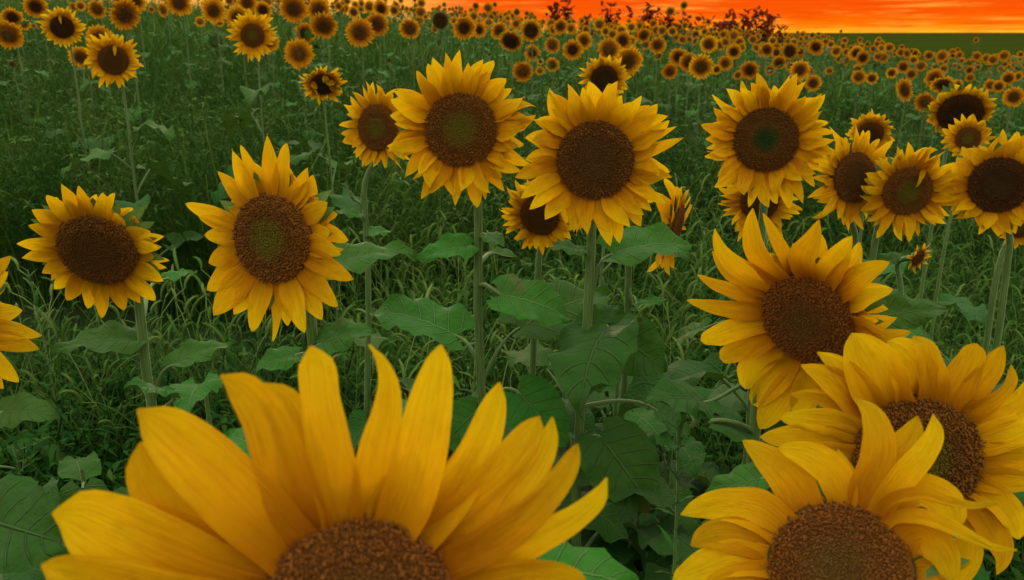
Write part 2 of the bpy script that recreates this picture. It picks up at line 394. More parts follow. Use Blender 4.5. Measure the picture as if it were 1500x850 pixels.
# ------------------------------------------------------------------ leaf
def leaf_arrays(bend=0.6, fold=0.25, wr=0.42, rip=0.04, nu=17, nv=11, seed=0):
    """unit length along +x; normal +z; heart shaped base"""
    rg = np.random.default_rng(seed)
    t = np.linspace(0, 1, nu); v = np.linspace(-1, 1, nv)
    w = wr * 1.72 * (t + 0.012) ** 0.42 * (1 - t) ** 0.86; w = np.maximum(w, 0.003)
    T, Vv = np.meshgrid(t, v, indexing='ij')
    ser = 1 + 0.025 * np.sign(((np.arange(nu) % 2) - 0.5))[:, None] * (np.abs(Vv) > 0.95)
    lat = Vv * w[:, None] * ser
    phi = bend * (0.5 - t); dt = t[1]
    X = np.concatenate([[0], np.cumsum(np.cos((phi[1:] + phi[:-1]) / 2) * dt)]); Z = np.concatenate([[0], np.cumsum(np.sin((phi[1:] + phi[:-1]) / 2) * dt)])
    X /= X[-1]
    xs = X[:, None] - 0.16 * np.abs(Vv) ** 1.6 * (1 - T) ** 3      # heart lobes reach back
    f = np.abs(lat) * fold + rip * np.sin(T * 9 + rg.uniform(0, 6) + 2 * Vv) * np.abs(Vv) + rip * 0.8 * np.sin(T * 21 + rg.uniform(0, 6)) * Vv ** 2 \
        - 0.25 * lat ** 2 / wr + 0.006 * np.cos((T - 0.22 * np.abs(Vv)) * 6.5 * 2 * np.pi)
    V = np.stack([xs, lat * (1 - 0.12 * fold), Z[:, None] + f], -1).reshape(-1, 3)
    U = np.stack([T, Vv], -1).reshape(-1, 2)
    return V, grid_q(nu, nv)[:, ::-1], U

def frame(x, zhint):
    x = x.normalized(); y = zhint.cross(x)
    if y.length < 1e-4: y = Vector((1, 0, 0)).cross(x)
    y.normalize(); z = x.cross(y)
    return np.array([tuple(x), tuple(y), tuple(z)])
def leaf_world(stem_pt, base, tip, up=Vector((0, 0, 1)), wr=0.42, bend=0.6, fold=0.25, rip=0.04, pr=0.0035, seed=0, origin=Vector((0, 0, 0)), mat=None, name='leaf', parent=None):
    base = Vector(base); tip = Vector(tip); d = tip - base; L = d.length
    V, Q, U = leaf_arrays(bend, fold, wr, rip, seed=seed)
    Fm = frame(d, up)
    V = (V * L) @ Fm + np.array(tuple(base)) - np.array(tuple(origin))
    sp = Vector(stem_pt); c1 = sp + (base - sp) * 0.4 + Vector((0, 0, 0.02)); c2 = base - d.normalized() * (0.3 * (base - sp).length)
    P, Qp, Up = tube(bez(sp, c1, c2, base + d * 0.06, 8), np.linspace(pr * 1.5, pr * 0.8, 8), 6)
    P = P - np.array(tuple(origin))
    V, Q, U, mi = merge([(V, Q, U, 0), (P, Qp, Up, 1)])
    return obj(name, np_mesh('leaf', V, Q, [mat or M_LEAF, M_STEM], U, mi), parent)

LEAF_T = []
for i in range(10):
    parts = []
    V, Q, U = leaf_arrays(random.uniform(0.4, 1.5), random.uniform(0.05, 0.4), random.uniform(0.36, 0.5), 0.065, nu=15, nv=9, seed=i)
    a = random.uniform(0.2, 0.9)                       # petiole of unit 0.55, leaf hangs off its end
    dr = random.uniform(-1.1, 0.0)
    c, s_ = math.cos(dr), math.sin(dr)
    V = V @ np.array([[c, 0, s_], [0, 1, 0], [-s_, 0, c]])
    e = np.array([0.5 * math.cos(a), 0, 0.5 * math.sin(a)])
    P, Qp, Up = tube(bez((0, 0, 0), e * 0.5 + [0, 0, 0.05], e * 0.9, e + V[0] * 0, 6), 0.018, 5)
    V, Q, U, mi = merge([(V + e, Q, U, 0), (P, Qp, Up, 1)])
    LEAF_T.append((V, Q, U, mi))
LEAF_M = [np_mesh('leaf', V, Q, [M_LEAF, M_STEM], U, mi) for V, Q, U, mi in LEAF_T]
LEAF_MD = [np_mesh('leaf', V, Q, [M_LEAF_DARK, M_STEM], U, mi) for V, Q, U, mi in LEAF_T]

# ------------------------------------------------------------------ head frame
def head_matrix(C, yaw, pitch, roll=0):
    nb = (CAM - C).normalized()
    r = Vector((0, 0, 1)).cross(nb).normalized(); u = nb.cross(r)
    y, p = R_(yaw), R_(pitch)
    n = (nb * math.cos(y) * math.cos(p) + r * math.sin(y) * math.cos(p) + u * math.sin(p)).normalized()
    rr = u.cross(n).normalized(); uu = n.cross(rr)
    M = Matrix((( rr.x, uu.x, n.x, C.x), (rr.y, uu.y, n.y, C.y), (rr.z, uu.z, n.z, C.z), (0, 0, 0, 1)))
    return M @ Matrix.Rotation(R_(roll), 4, 'Z')

def place_petal(head, rl, R, th, L, W, elev, mesh=None, z0=-0.05, r0=0.93, name='petal', rollp=0):
    """L, W lengths in units of R"""
    M = Matrix.Rotation(th, 4, 'Z') @ Matrix.Translation((r0, 0, z0)) @ Matrix.Rotation(-elev, 4, 'Y') @ Matrix.Rotation(rollp, 4, 'X') @ Matrix.Diagonal((L, W / 0.4, L, 1))
    return obj(name, mesh or random.choice(PET), head, M)

def spine_petal(head, Minv, spine, R, el=0.12, z0=-0.05, bow=0.15, tilt=0.12, cup=0.3, edge=0.03, seed=0):
    """petal along a spine (tip first) of points and widths lying on the cone of the flower's rays; modelled in the head's own space"""
    rg = np.random.default_rng(seed)
    o = Minv @ CAM; P = []
    for x, y, w in spine:
        d = Minv.to_3x3() @ ray(x, y); z = z0
        for _ in range(4):
            k = (z - o.z) / d.z; q = o + d * k; z = z0 + (math.hypot(q.x, q.y) - 1) * math.tan(el)
        P.append((q.x, q.y, q.z, w))
    P = np.array(P[::-1]); P = P[np.hypot(P[:, 0], P[:, 1]) > 1.04] if (np.hypot(P[:, 0], P[:, 1]) > 1.04).sum() > 2 else P
    a = math.atan2(P[0][1], P[0][0]); ro = min(.88, math.hypot(P[0][0], P[0][1]) - .12)
    P = np.vstack([[ro * math.cos(a), ro * math.sin(a), z0 - 0.03, P[0][3] * 0.85], P])
    n = len(P); seg = np.linalg.norm(np.diff(P[:, :2], axis=0), axis=1); c = np.concatenate([[0], np.cumsum(seg)]); c /= c[-1]
    Lr = seg.sum(); nu, nv = 22, 9; t = np.linspace(0, 1, nu) ** 0.92
    m = np.gradient(P, c, axis=0)
    out = []
    for tt in t:                                   # cubic hermite through the points
        i = min(n - 2, max(0, int(np.searchsorted(c, tt) - 1))); h = c[i + 1] - c[i]; u = (tt - c[i]) / h
        out.append((2*u**3-3*u**2+1)*P[i] + (u**3-2*u**2+u)*h*m[i] + (-2*u**3+3*u**2)*P[i+1] + (u**3-u**2)*h*m[i+1])
    S = np.array(out); T = np.gradient(S[:, :2], axis=0); T /= np.linalg.norm(T, axis=1)[:, None] + 1e-9
    N = np.stack([-T[:, 1], T[:, 0]], 1)
    px = R[1]; hw = np.maximum(S[:, 3], 2) / px / 2 * 1.05
    hw[-1] = min(hw[-1], .012); hw[-2] = min(hw[-2], max(.02, hw[-2] * .8))
    v = np.linspace(-1, 1, nv); TT, VV = np.meshgrid(t, v, indexing='ij')
    e = 1 + edge * np.sin(8 * TT + rg.uniform(0, 6) + VV) + edge * .5 * np.sin(19 * TT + rg.uniform(0, 6))
    off = VV * hw[:, None] * e
    xy = S[:, None, :2] + N[:, None, :] * off[..., None]
    z = S[:, 2][:, None] + bow * Lr * np.sin(np.pi * TT) * .35 + cup * hw[:, None] * (VV ** 2 - .3) + tilt * off + .018 * np.cos(VV * 3 * np.pi) * np.sin(np.pi * TT) \
        + .03 * np.sin(7 * TT + rg.uniform(0, 6)) * VV * np.sin(np.pi * TT) + .010 * np.sin(15 * TT + 4 * VV + rg.uniform(0, 6)) * np.abs(VV)
    V = np.concatenate([xy, z[..., None]], -1).reshape(-1, 3); U = np.stack([TT, VV * .5 + .5], -1).reshape(-1, 2)
    return obj('petal', np_mesh('petal', V, grid_q(nu, nv)[:, ::-1], [M_PETAL], U), head)

def make_stem(root, base, top, n, r, name='stem', neck=0.12, via=None):
    """curved stem from the ground to the back of the head"""
    base = Vector(base); h = top.z - base.z
    nn = Vector(n)
    k = min(neck, h * 0.3)
    c2 = top - nn * k * 0.8 + Vector((0, 0, -k * 0.5)); 
    a = Vector((c2.x, c2.y, c2.z - k * 0.9)); a = a.lerp(Vector((base.x, base.y, a.z)), 0.8)
    low = [base.lerp(a, t) + Vector((0.012 * math.sin(5 * t + base.x * 9) * h, 0.008 * math.sin(4 * t) * h, 0)) * math.sin(math.pi * t) for t in np.linspace(0, 1, 9)]
    up_ = bez(a, a + Vector((0, 0, k * 0.9)), c2, top, 9)[1:]
    pts = [Vector(p) for p in low] + [Vector(p) for p in up_]
    rad = np.concatenate([np.linspace(r * 1.25, r, 9), np.linspace(r, r * 0.8, 6), [r * 0.95, r * 1.3]])
    V, Q, U = tube(pts, rad, 10)
    V = V - np.array(tuple(base)); U[:, 1] *= h * 6
    obj(name, np_mesh('stem', V, Q, [M_STEM], U), root)
    return pts

def stem_at(pts, z):
    for a, b in zip(pts[:-1], pts[1:]):
        if a.z <= z <= b.z: return a.lerp(b, (z - a.z) / (b.z - a.z + 1e-9))
    return pts[-2] if z > pts[-1].z else pts[0]

HEADS = []        # (px,py,o,short name) landmarks
def sunflower(px, py, Rpx, Opx, depth, label, yaw=0, pitch=0, roll=0, kind='brown', stem=None, tips=None, n1=23, n2=20, W=0.40,
              elev=(0.05, 0.28), leaves=(), rnd_leaves=7, top_leaf=0.6, curly=0.14, seed=None, leafmat=None, cover=0, spines=None, group='sunflowers in the near rows', jag=0.24, lsize=(0.18, 0.29)):
    random.seed(seed if seed is not None else int(px * 7 + py))
    C = at(px, py, depth); R = Rpx * depth / F
    HM = head_matrix(C, yaw, pitch, roll); n = Vector((HM[0][2], HM[1][2], HM[2][2]))
    back = C - n * R * 0.5
    if stem: q = at_Y(stem[0], stem[1], back.y + 0.04); bx, by = q.x, back.y + 0.04
    else: bx, by = back.x + random.uniform(-.03, .03), back.y + 0.03
    gz = Hf(bx, by) - 0.02
    root = bpy.data.objects.new('sunflower', None); COL.objects.link(root); root.location = (bx, by, gz); root.empty_display_size = 0.1
    tag(root, label, 'sunflower', group)
    base = Vector((bx, by, gz))
    pts = make_stem(root, base, back, n, max(0.0075, min(0.0115, R * 0.13)) * (.65 if depth > 2.2 else 1))
    head = obj('seed_disc', DISC[kind], root, Matrix.Translation(-base) @ HM @ Matrix.Diagonal((R, R, R, 1)))
    obj('calyx', CALYX, head)
    Lm = (Opx - Rpx * 0.93) / Rpx
    if spines:
        Mi = (HM @ Matrix.Diagonal((R, R, R, 1))).inverted()
        for q, sp_ in enumerate(spines):
            o_ = sp_[0] if isinstance(sp_[0], dict) else {}
            pts_ = sp_[1:] if o_ else sp_
            spine_petal(head, Mi, pts_, (R, Rpx), el=o_.get('el', random.uniform(.06, .2)), z0=o_.get('z', -.04 - .05 * (q % 2)), bow=o_.get('bow', random.uniform(.05, .3)), tilt=random.choice([-1, 1]) * random.uniform(.05, .3),
                        cup=random.uniform(.1, .5), seed=q)
        tips = True
    used = []
    if tips and tips is not True:                # hand placed rays: (tip x, tip y, width px, options)
        Mi = HM.inverted()
        for tp in tips:
            tx, ty, w = tp[:3]; opt = tp[3] if len(tp) > 3 else {}
            d = ray(tx, ty); el = opt.get('el', 0.12)
            loc_o = Mi @ CAM; loc_d = (Mi.to_3x3() @ d)
            zt = -0.05 * R; s = (zt - loc_o.z) / loc_d.z; q = loc_o + loc_d * s
            for _ in range(3):                       # the tip stands proud of the disc plane
                rad = math.hypot(q.x, q.y); zt = (rad - R) * math.sin(el) - 0.05 * R; s = (zt - loc_o.z) / loc_d.z; q = loc_o + loc_d * s
            th = math.atan2(q.y, q.x); sd = opt.get('side', random.uniform(-0.12, 0.12))
            off = opt.get('off', 0.0)                 # root angle differs from tip angle
            th0 = th + off; r0 = 0.9
            bx_, by_ = r0 * R * math.cos(th0), r0 * R * math.sin(th0)
            L = math.hypot(q.x - bx_, q.y - by_) / R; ang = math.atan2(q.y - by_, q.x - bx_)
            bend = opt.get('bend', random.uniform(-0.15, 0.25)); cu = opt.get('curl', 0.0)
            me = petal_mesh(M_PETAL, bend=bend, side=sd, twist=opt.get('tw', random.uniform(-0.2, 0.2)), curl=cu, notch=opt.get('notch', 0), cup=opt.get('cup', random.uniform(0.1, 0.4)),
                            wav=0.02, nu=19, nv=9, wide=opt.get('wide', 0.5), pt=opt.get('pt', random.uniform(.62, .9)), seed=int(abs(tx * 3 + ty)))
            vx = np.empty(len(me.vertices) * 3, dtype=np.float32); me.vertices.foreach_get('co', vx); vx = vx.reshape(-1, 3); tipv = vx[-5]
            k = 1 / math.hypot(tipv[0], tipv[1] * (w / (0.4 * L * Rpx)) )
            corr = math.atan2(tipv[1] * w / (0.4 * L * Rpx), tipv[0]); slope = math.atan2(tipv[2], tipv[0])
            M = Matrix.Translation((r0 * math.cos(th0), r0 * math.sin(th0), opt.get('z', -0.05))) @ Matrix.Rotation(ang - corr, 4, 'Z') @ Matrix.Rotation(-(el - slope), 4, 'Y') \
                @ Matrix.Diagonal((L * k, w / Rpx / 0.4, L * k, 1))
            obj('petal', me, head, M); used.append(th0)
    for layer, nn in ((0, n1), (1, n2)):
        for k in range(nn):
            th = 2 * math.pi * (k + 0.5 * layer + random.uniform(-.28, .28)) / nn
            if tips:
                L = Lm * random.uniform(0.5, 0.8)
                if layer == 1: L *= 0.8
            else:
                L = Lm * random.uniform(1 - jag * 1.3, 1 + jag * 0.7) * (1.0 if layer == 0 else 0.9)
            w = W * random.uniform(0.78, 1.22) * (1 if Rpx else 1)
            el = random.uniform(*elev) + (0.10 if layer else -0.06)
            if tips: el = random.uniform(-.2, 0.0); w *= .8
            me = random.choice(PET_CURLY) if random.random() < curly and layer == 0 and not tips else None
            place_petal(head, root, R, th, L, w, el, me, z0=(-0.13 if layer == 0 else -0.05) - (0.12 if tips else 0), rollp=random.uniform(-.25, .25))
    for k in range(cover):                           # petals folded over the disc
        th = R_(90 + (50 if cover < 4 else 62) * (k - (cover - 1) / 2) + random.uniform(-22, 22))
        M = Matrix.Rotation(th, 4, 'Z') @ Matrix.Translation((1.0, 0, 0.12)) @ Matrix.Rotation(math.pi, 4, 'Z') @ Matrix.Rotation(R_(-22), 4, 'Y') @ Matrix.Diagonal((Lm * 0.7, W * (0.6 if cover < 4 else 1.5) / 0.4, Lm * (0.7 if cover < 4 else 1.0), 1))
        obj('petal', random.choice(PET_CURLY), head, M)
    # leaves placed by hand: (attach y px, base xy, tip xy, dz base, dz tip, wr, opts)
    for i, lf in enumerate(leaves):
        ay, (x0, y0), (x1, y1), d0, d1, wr = lf[:6]; o = lf[6] if len(lf) > 6 else {}
        zc = (Vector(pts[4]) - CAM).dot(FW)
        A = None
        best = 1e9
        for a, b in zip(pts[:-1], pts[1:]):
            for t in (0, .25, .5, .75):
                p = a.lerp(b, t); c = p - CAM; yy = 425 - F * c.dot(UP) / c.dot(FW)
                if abs(yy - ay) < best: best = abs(yy - ay); A = p
        dep = (A - CAM).dot(FW)
        leaf_world(A, at(x0, y0, dep + d0), at(x1, y1, dep + d1), up=o.get('up', Vector((0, -.3, 1))), wr=wr * 1.1, bend=o.get('bend', 0.7), fold=o.get('fold', 0.25),
                   rip=o.get('rip', 0.05), seed=i + int(abs(px)), origin=base, mat=o.get('mat', leafmat), parent=root)
    h = back.z - gz; a0 = random.uniform(0, 6)
    for i in range(rnd_leaves):
        z = gz + h * (0.12 + (top_leaf - 0.12) * (i + 0.5) / rnd_leaves); P = stem_at(pts, z)
        az = a0 + i * 2.4; s = random.uniform(*lsize) * (1.25 - 0.3 * i / max(1, rnd_leaves))
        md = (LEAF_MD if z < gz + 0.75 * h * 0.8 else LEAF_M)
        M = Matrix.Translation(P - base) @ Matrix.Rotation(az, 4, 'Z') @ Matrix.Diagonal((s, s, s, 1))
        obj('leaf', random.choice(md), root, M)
    HEADS.append((px, py, Opx, None))
    return root

D_ = M_LEAF_DARK
# ------------------------------------------------------------------ the near flowers
sunflower(525, 912, 150, 330, 0.56, 'huge foreground sunflower cut off by the bottom edge, petals spread upward', 0, -14, 0, 'rough', stem=(540, 1300), W=0.60, n1=18, n2=14,
    elev=(0.0, 0.1), rnd_leaves=4, top_leaf=0.5, spines=[
    [(60,828,30),(150,850,70),(300,890,90),(395,905,60)],
    [{'z':-.1},(76,752,14),(108,757,72),(160,778,106),(240,815,120),(330,850,104),(410,880,60)],
    [{'z':-.03},(201,600,10),(235,622,56),(300,672,86),(365,738,94),(415,805,72),(440,845,50)],
    [{'z':-.14},(205,648,30),(225,682,72),(280,740,100),(350,800,100),(410,850,60)],
    [{'z':-.04,'el':.2},(323,550,10),(355,568,44),(387,610,62),(410,670,72),(435,740,74),(455,795,52)],
    [{'z':-.14},(385,562,14),(415,585,42),(437,640,62),(450,720,66),(465,790,50)],
    [{'z':-.03},(455,507,20),(462,530,46),(470,590,53),(482,650,62),(495,720,66),(502,780,45)],
    [{'z':-.1,'el':.25},(540,505,4),(556,525,14),(567,555,26),(566,600,42),(556,650,54),(545,710,60),(540,775,42)],
    [{'z':-.02},(646,505,18),(640,533,38),(628,590,62),(614,660,73),(595,730,74),(572,790,50)],
    [{'z':-.12},(600,640,20),(592,690,50),(570,740,60),(556,790,45)],
    [{'z':-.05},(732,560,12),(724,590,34),(705,645,52),(672,705,60),(635,760,60),(602,810,45)],
    [{'z':-.13},(790,610,22),(775,635,44),(740,680,62),(690,740,72),(630,805,60)],
    [{'z':-.08},(809,611,12),(801,645,30),(775,690,44),(725,745,58),(650,820,50)],
    [{'z':-.03},(846,650,18),(832,680,30),(795,725,43),(735,778,54),(662,838,50)],
    [{'z':-.1,'el':.22},(889,700,6),(878,725,26),(845,755,40),(790,785,50),(730,815,58),(670,855,50)],
    [{'z':-.05},(858,850,20),(800,838,42),(740,842,52),(672,872,50)],
    [{'z':-.16},(170,742,20),(230,765,60),(310,810,80),(400,870,60)],
    [{'z':-.2},(690,640,14),(672,690,50),(640,740,60),(600,800,50)]],
    leaves=[(1000, (760, 838), (938, 866), 0.10, 0.13, .42, {'bend': 0.9, 'fold': .05, 'up': Vector((0, -.35, 1))}),
            (1000, (395, 668), (330, 640), 0.25, 0.30, .42)])

sunflower(1228, 835, 100, 215, 0.80, 'sunflower low at the bottom right with rough brown disc and twisted upper petals', -8, 8, 0, 'rough', stem=(1250, 1100), W=0.62, n1=16, n2=12,
    rnd_leaves=8, top_leaf=0.6, spines=[
    [{'z':-.1},(985,852,20),(1030,832,45),(1080,818,55),(1135,820,48)],
    [{'z':-.14},(1012,800,10),(1030,790,30),(1070,785,50),(1135,795,50)],
    [{'z':-.03},(997,754,6),(1025,746,28),(1070,742,50),(1115,752,62),(1165,782,52)],
    [{'z':-.1},(1088,646,8),(1118,668,36),(1158,705,62),(1187,742,62),(1200,765,45)],
    [{'z':-.02,'el':.35},(1140,656,12),(1185,670,40),(1220,694,50),(1234,725,46),(1232,755,36)],
    [{'z':-.02,'el':.3},(1252,583,5),(1276,605,28),(1288,640,42),(1285,680,45),(1270,718,44),(1256,748,34)],
    [{'z':-.1},(1344,610,8),(1338,635,28),(1315,670,44),(1287,705,48),(1264,745,38)],
    [{'z':-.02,'el':.3},(1367,607,5),(1369,635,24),(1353,668,34),(1326,700,36),(1292,745,34)],
    [{'z':-.12},(1402,775,26),(1387,738,44),(1350,720,50),(1308,738,46),(1285,758,35)],
    [{'z':.03,'el':.4},(1490,806,3),(1455,803,9),(1420,787,15),(1385,770,20),(1345,758,22),(1306,762,18)],
    [{'z':.0,'el':.4},(1462,738,3),(1425,743,11),(1390,738,16),(1350,727,18),(1300,740,18)],
    [{'z':-.06},(1395,850,16),(1380,810,42),(1350,785,50),(1312,785,40)],
    [{'z':-.15},(1020,880,20),(1070,860,50),(1125,850,50)]],
    leaves=[(930, (1120, 700), (1030, 735), 0.10, 0.12, .38, {'fold': .3}), (900, (1190, 725), (1215, 690), 0.05, 0.07, .5, {})])

sunflower(1345, 672, 92, 185, 1.02, 'sunflower at the right edge facing right, tall upright petals, green patch in its disc', 22, -14, 0, 'green', stem=(1330, 900), W=0.58, n1=17, n2=14,
    rnd_leaves=8, top_leaf=0.6, spines=[
    [{'z':-.03},(1248,488,22),(1260,512,58),(1278,550,76),(1298,590,66),(1308,612,46)],
    [{'z':-.1},(1300,500,24),(1322,520,52),(1336,560,62),(1342,602,46)],
    [{'z':-.06},(1173,535,5),(1205,548,30),(1240,572,45),(1272,605,50),(1288,626,40)],
    [{'z':-.12},(1197,516,5),(1222,530,26),(1245,552,36),(1274,594,40)],
    [{'z':-.12},(1158,578,5),(1190,578,20),(1225,588,32),(1268,614,40)],
    [{'z':-.04},(1142,612,12),(1175,612,30),(1220,618,40),(1262,634,40)],
    [{'z':-.1},(1113,640,10),(1150,640,36),(1200,642,46),(1254,652,40)],
    [{'z':-.04},(1150,672,20),(1200,668,42),(1252,670,40)],
    [{'z':-.03},(1337,493,8),(1353,510,28),(1362,540,38),(1366,575,42),(1360,607,36)],
    [{'z':-.03},(1430,503,20),(1422,525,38),(1405,555,47),(1386,585,46),(1374,612,36)],
    [{'z':-.1},(1470,506,7),(1455,530,26),(1430,562,38),(1402,595,40),(1386,618,30)],
    [{'z':-.05,'el':.3},(1481,535,5),(1480,560,18),(1459,583,25),(1430,600,30),(1402,624,28)],
    [{'z':-.1},(1508,556,8),(1486,590,26),(1455,608,36),(1415,632,34)],
    [{'z':-.03},(1530,612,26),(1480,628,46),(1425,648,40)],
    [{'z':-.1},(1535,668,30),(1480,666,50),(1428,670,40)],
    [{'z':-.03},(1525,705,20),(1480,702,38),(1425,698,34)],
    [{'z':-.08},(1492,790,12),(1482,757,34),(1456,727,38),(1415,715,32)],
    [{'z':-.03},(1460,842,6),(1468,815,26),(1453,775,40),(1424,740,38),(1405,722,30)],
    [{'z':-.1},(1400,860,20),(1405,810,45),(1404,770,46),(1385,735,34)],
    [{'z':-.04},(1350,850,20),(1360,800,45),(1362,742,40)],
    [{'z':-.1},(1300,850,20),(1312,800,45),(1322,742,40)]])

sunflower(1181, 470, 70, 150, 1.22, 'sunflower with drooping tilted disc and long loose petals, above the lower right pair', -24, -26, 0, 'rough', stem=(1081, 600), W=0.6, n1=15, n2=12,
    rnd_leaves=9, top_leaf=0.62, spines=[
    [{'z':-.03},(1006,440,6),(1035,445,22),(1070,450,31),(1112,455,30)],
    [{'z':-.1},(1022,403,5),(1050,415,18),(1085,425,27),(1122,434,28)],
    [{'z':-.1},(1026,498,14),(1055,488,30),(1090,476,33),(1122,470,28)],
    [{'z':-.03,'el':.25},(1047,335,5),(1061,360,26),(1093,388,38),(1132,414,36)],
    [{'z':-.12},(1044,368,5),(1065,392,18),(1095,408,26),(1128,426,26)],
    [{'z':-.02,'el':.25},(1103,305,5),(1106,332,25),(1116,367,36),(1142,404,38)],
    [{'z':-.1},(1118,312,4),(1135,340,20),(1152,370,30),(1166,404,32)],
    [{'z':-.02,'el':.25},(1200,322,4),(1195,345,23),(1181,372,34),(1180,406,34)],
    [{'z':-.12},(1172,350,8),(1178,372,24),(1190,404,28)],
    [{'z':-.03},(1248,346,6),(1235,368,27),(1218,395,37),(1204,418,34)],
    [{'z':-.1},(1259,355,6),(1254,378,20),(1236,400,28),(1218,420,26)],
    [{'z':-.03},(1303,384,5),(1275,395,25),(1248,412,34),(1225,434,30)],
    [{'z':-.1},(1308,424,8),(1280,425,25),(1252,436,34),(1232,452,30)],
    [{'z':-.02,'el':.2},(1334,486,7),(1300,488,22),(1268,476,30),(1243,464,28)],
    [{'z':-.12},(1325,500,12),(1295,498,25),(1258,484,28)],
    [{'z':-.03},(1054,524,18),(1080,512,33),(1110,498,38),(1134,490,30)],
    [{'z':-.1},(1092,570,12),(1100,545,33),(1125,516,38),(1142,506,30)],
    [{'z':-.03},(1102,592,18),(1120,570,39),(1145,545,42),(1160,528,30)],
    [{'z':-.1},(1112,628,14),(1130,600,40),(1155,565,42),(1172,540,32)],
    [{'z':-.05},(1170,615,20),(1180,585,42),(1188,545,34)],
    [{'z':-.05},(1220,600,20),(1222,570,40),(1212,530,34)]],
    leaves=[(560, (1262, 468), (1394, 450), 0.08, 0.06, .26, {'fold': .2, 'bend': .3, 'up': Vector((.1, -1.2, 1))}), (560, (1035, 590), (945, 590), 0.05, 0.0, .50, {'mat': D_}),
            (620, (1040, 620), (1110, 650), -0.05, 0.02, .5, {'mat': D_}), (500, (1035, 480), (985, 505), .2, .25, .45)])

sunflower(675, 190, 54, 113, 1.45, 'large full sunflower facing the camera at upper centre, green heart in its brown disc', -3, 3, 0, 'green', stem=(708, 520), n1=27, n2=24, W=0.47, elev=(-0.04, 0.3),
    rnd_leaves=10, top_leaf=0.58, leaves=[
    (392, (688, 362), (610, 382), -.03, -.07, .36, {'fold': .35, 'up': Vector((.2, -.5, 1))}), (350, (712, 345), (738, 362), -.02, -.05, .5), (425, (733, 432), (838, 470), -.05, -.02, .44, {'up': Vector((0, -.6, 1))}),
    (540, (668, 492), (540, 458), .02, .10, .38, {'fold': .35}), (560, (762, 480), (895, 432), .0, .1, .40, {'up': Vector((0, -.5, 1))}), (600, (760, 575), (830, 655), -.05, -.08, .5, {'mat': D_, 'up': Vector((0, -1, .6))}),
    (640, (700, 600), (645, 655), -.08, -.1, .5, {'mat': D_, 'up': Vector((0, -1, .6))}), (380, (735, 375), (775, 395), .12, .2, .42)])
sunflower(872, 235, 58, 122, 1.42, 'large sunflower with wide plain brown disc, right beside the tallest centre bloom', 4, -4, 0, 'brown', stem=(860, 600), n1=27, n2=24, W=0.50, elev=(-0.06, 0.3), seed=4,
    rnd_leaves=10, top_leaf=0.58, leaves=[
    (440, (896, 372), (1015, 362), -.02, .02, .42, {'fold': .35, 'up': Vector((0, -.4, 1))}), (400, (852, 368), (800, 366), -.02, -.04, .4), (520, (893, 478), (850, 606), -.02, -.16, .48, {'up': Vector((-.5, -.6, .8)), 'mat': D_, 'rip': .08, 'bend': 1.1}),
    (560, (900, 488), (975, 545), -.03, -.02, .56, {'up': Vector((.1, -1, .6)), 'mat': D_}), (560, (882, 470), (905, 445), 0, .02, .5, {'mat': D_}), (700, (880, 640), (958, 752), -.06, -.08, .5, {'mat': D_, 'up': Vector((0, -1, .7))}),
    (600, (960, 600), (1010, 640), .0, .02, .5, {'mat': D_})])
sunflower(1122, 205, 47, 101, 1.62, 'sunflower right of centre with small dark green star in its disc', 0, 2, 0, 'star', stem=(1118, 330), n1=28, n2=24, W=0.45, elev=(-0.04, 0.3), seed=8, rnd_leaves=7, top_leaf=0.72)
sunflower(397, 350, 66, 140, 1.28, 'left sunflower with tall oval disc turned to the left and ragged petals', -36, -3, 0, 'green', stem=(453, 505), n1=17, n2=14, W=0.52, elev=(-0.05, 0.2), seed=21, curly=0.25,
    tips=[(272, 298, 30, {}), (288, 318, 30, {'z': -.12}), (318, 250, 30, {'side': .2}), (340, 218, 34, {}), (350, 212, 34, {'z': -.12}), (392, 196, 32, {}), (420, 210, 34, {'side': -.2}), (452, 246, 28, {'curl': .6}), (455, 262, 26, {'curl': .8}),
          (480, 296, 34, {}), (482, 340, 34, {'z': -.12}), (500, 372, 38, {'side': -.4}), (518, 410, 40, {}), (495, 450, 44, {}), (470, 470, 40, {'z': -.12}), (447, 488, 44, {}), (420, 478, 44, {'z': -.1}), (400, 497, 28, {'curl': .7}),
          (370, 486, 46, {}), (340, 462, 46, {'z': -.12}), (312, 462, 50, {}), (303, 425, 46, {}), (306, 385, 40, {}), (300, 345, 34, {})],
    rnd_leaves=8, top_leaf=0.4, leaves=[(545, (468, 505), (552, 486), -.04, -.06, .42, {'up': Vector((0, -.5, 1))}), (560, (436, 520), (372, 545), -.05, -.08, .45, {'up': Vector((0, -.4, 1))}),
            (490, (490, 388), (612, 372), .25, .3, .34)])
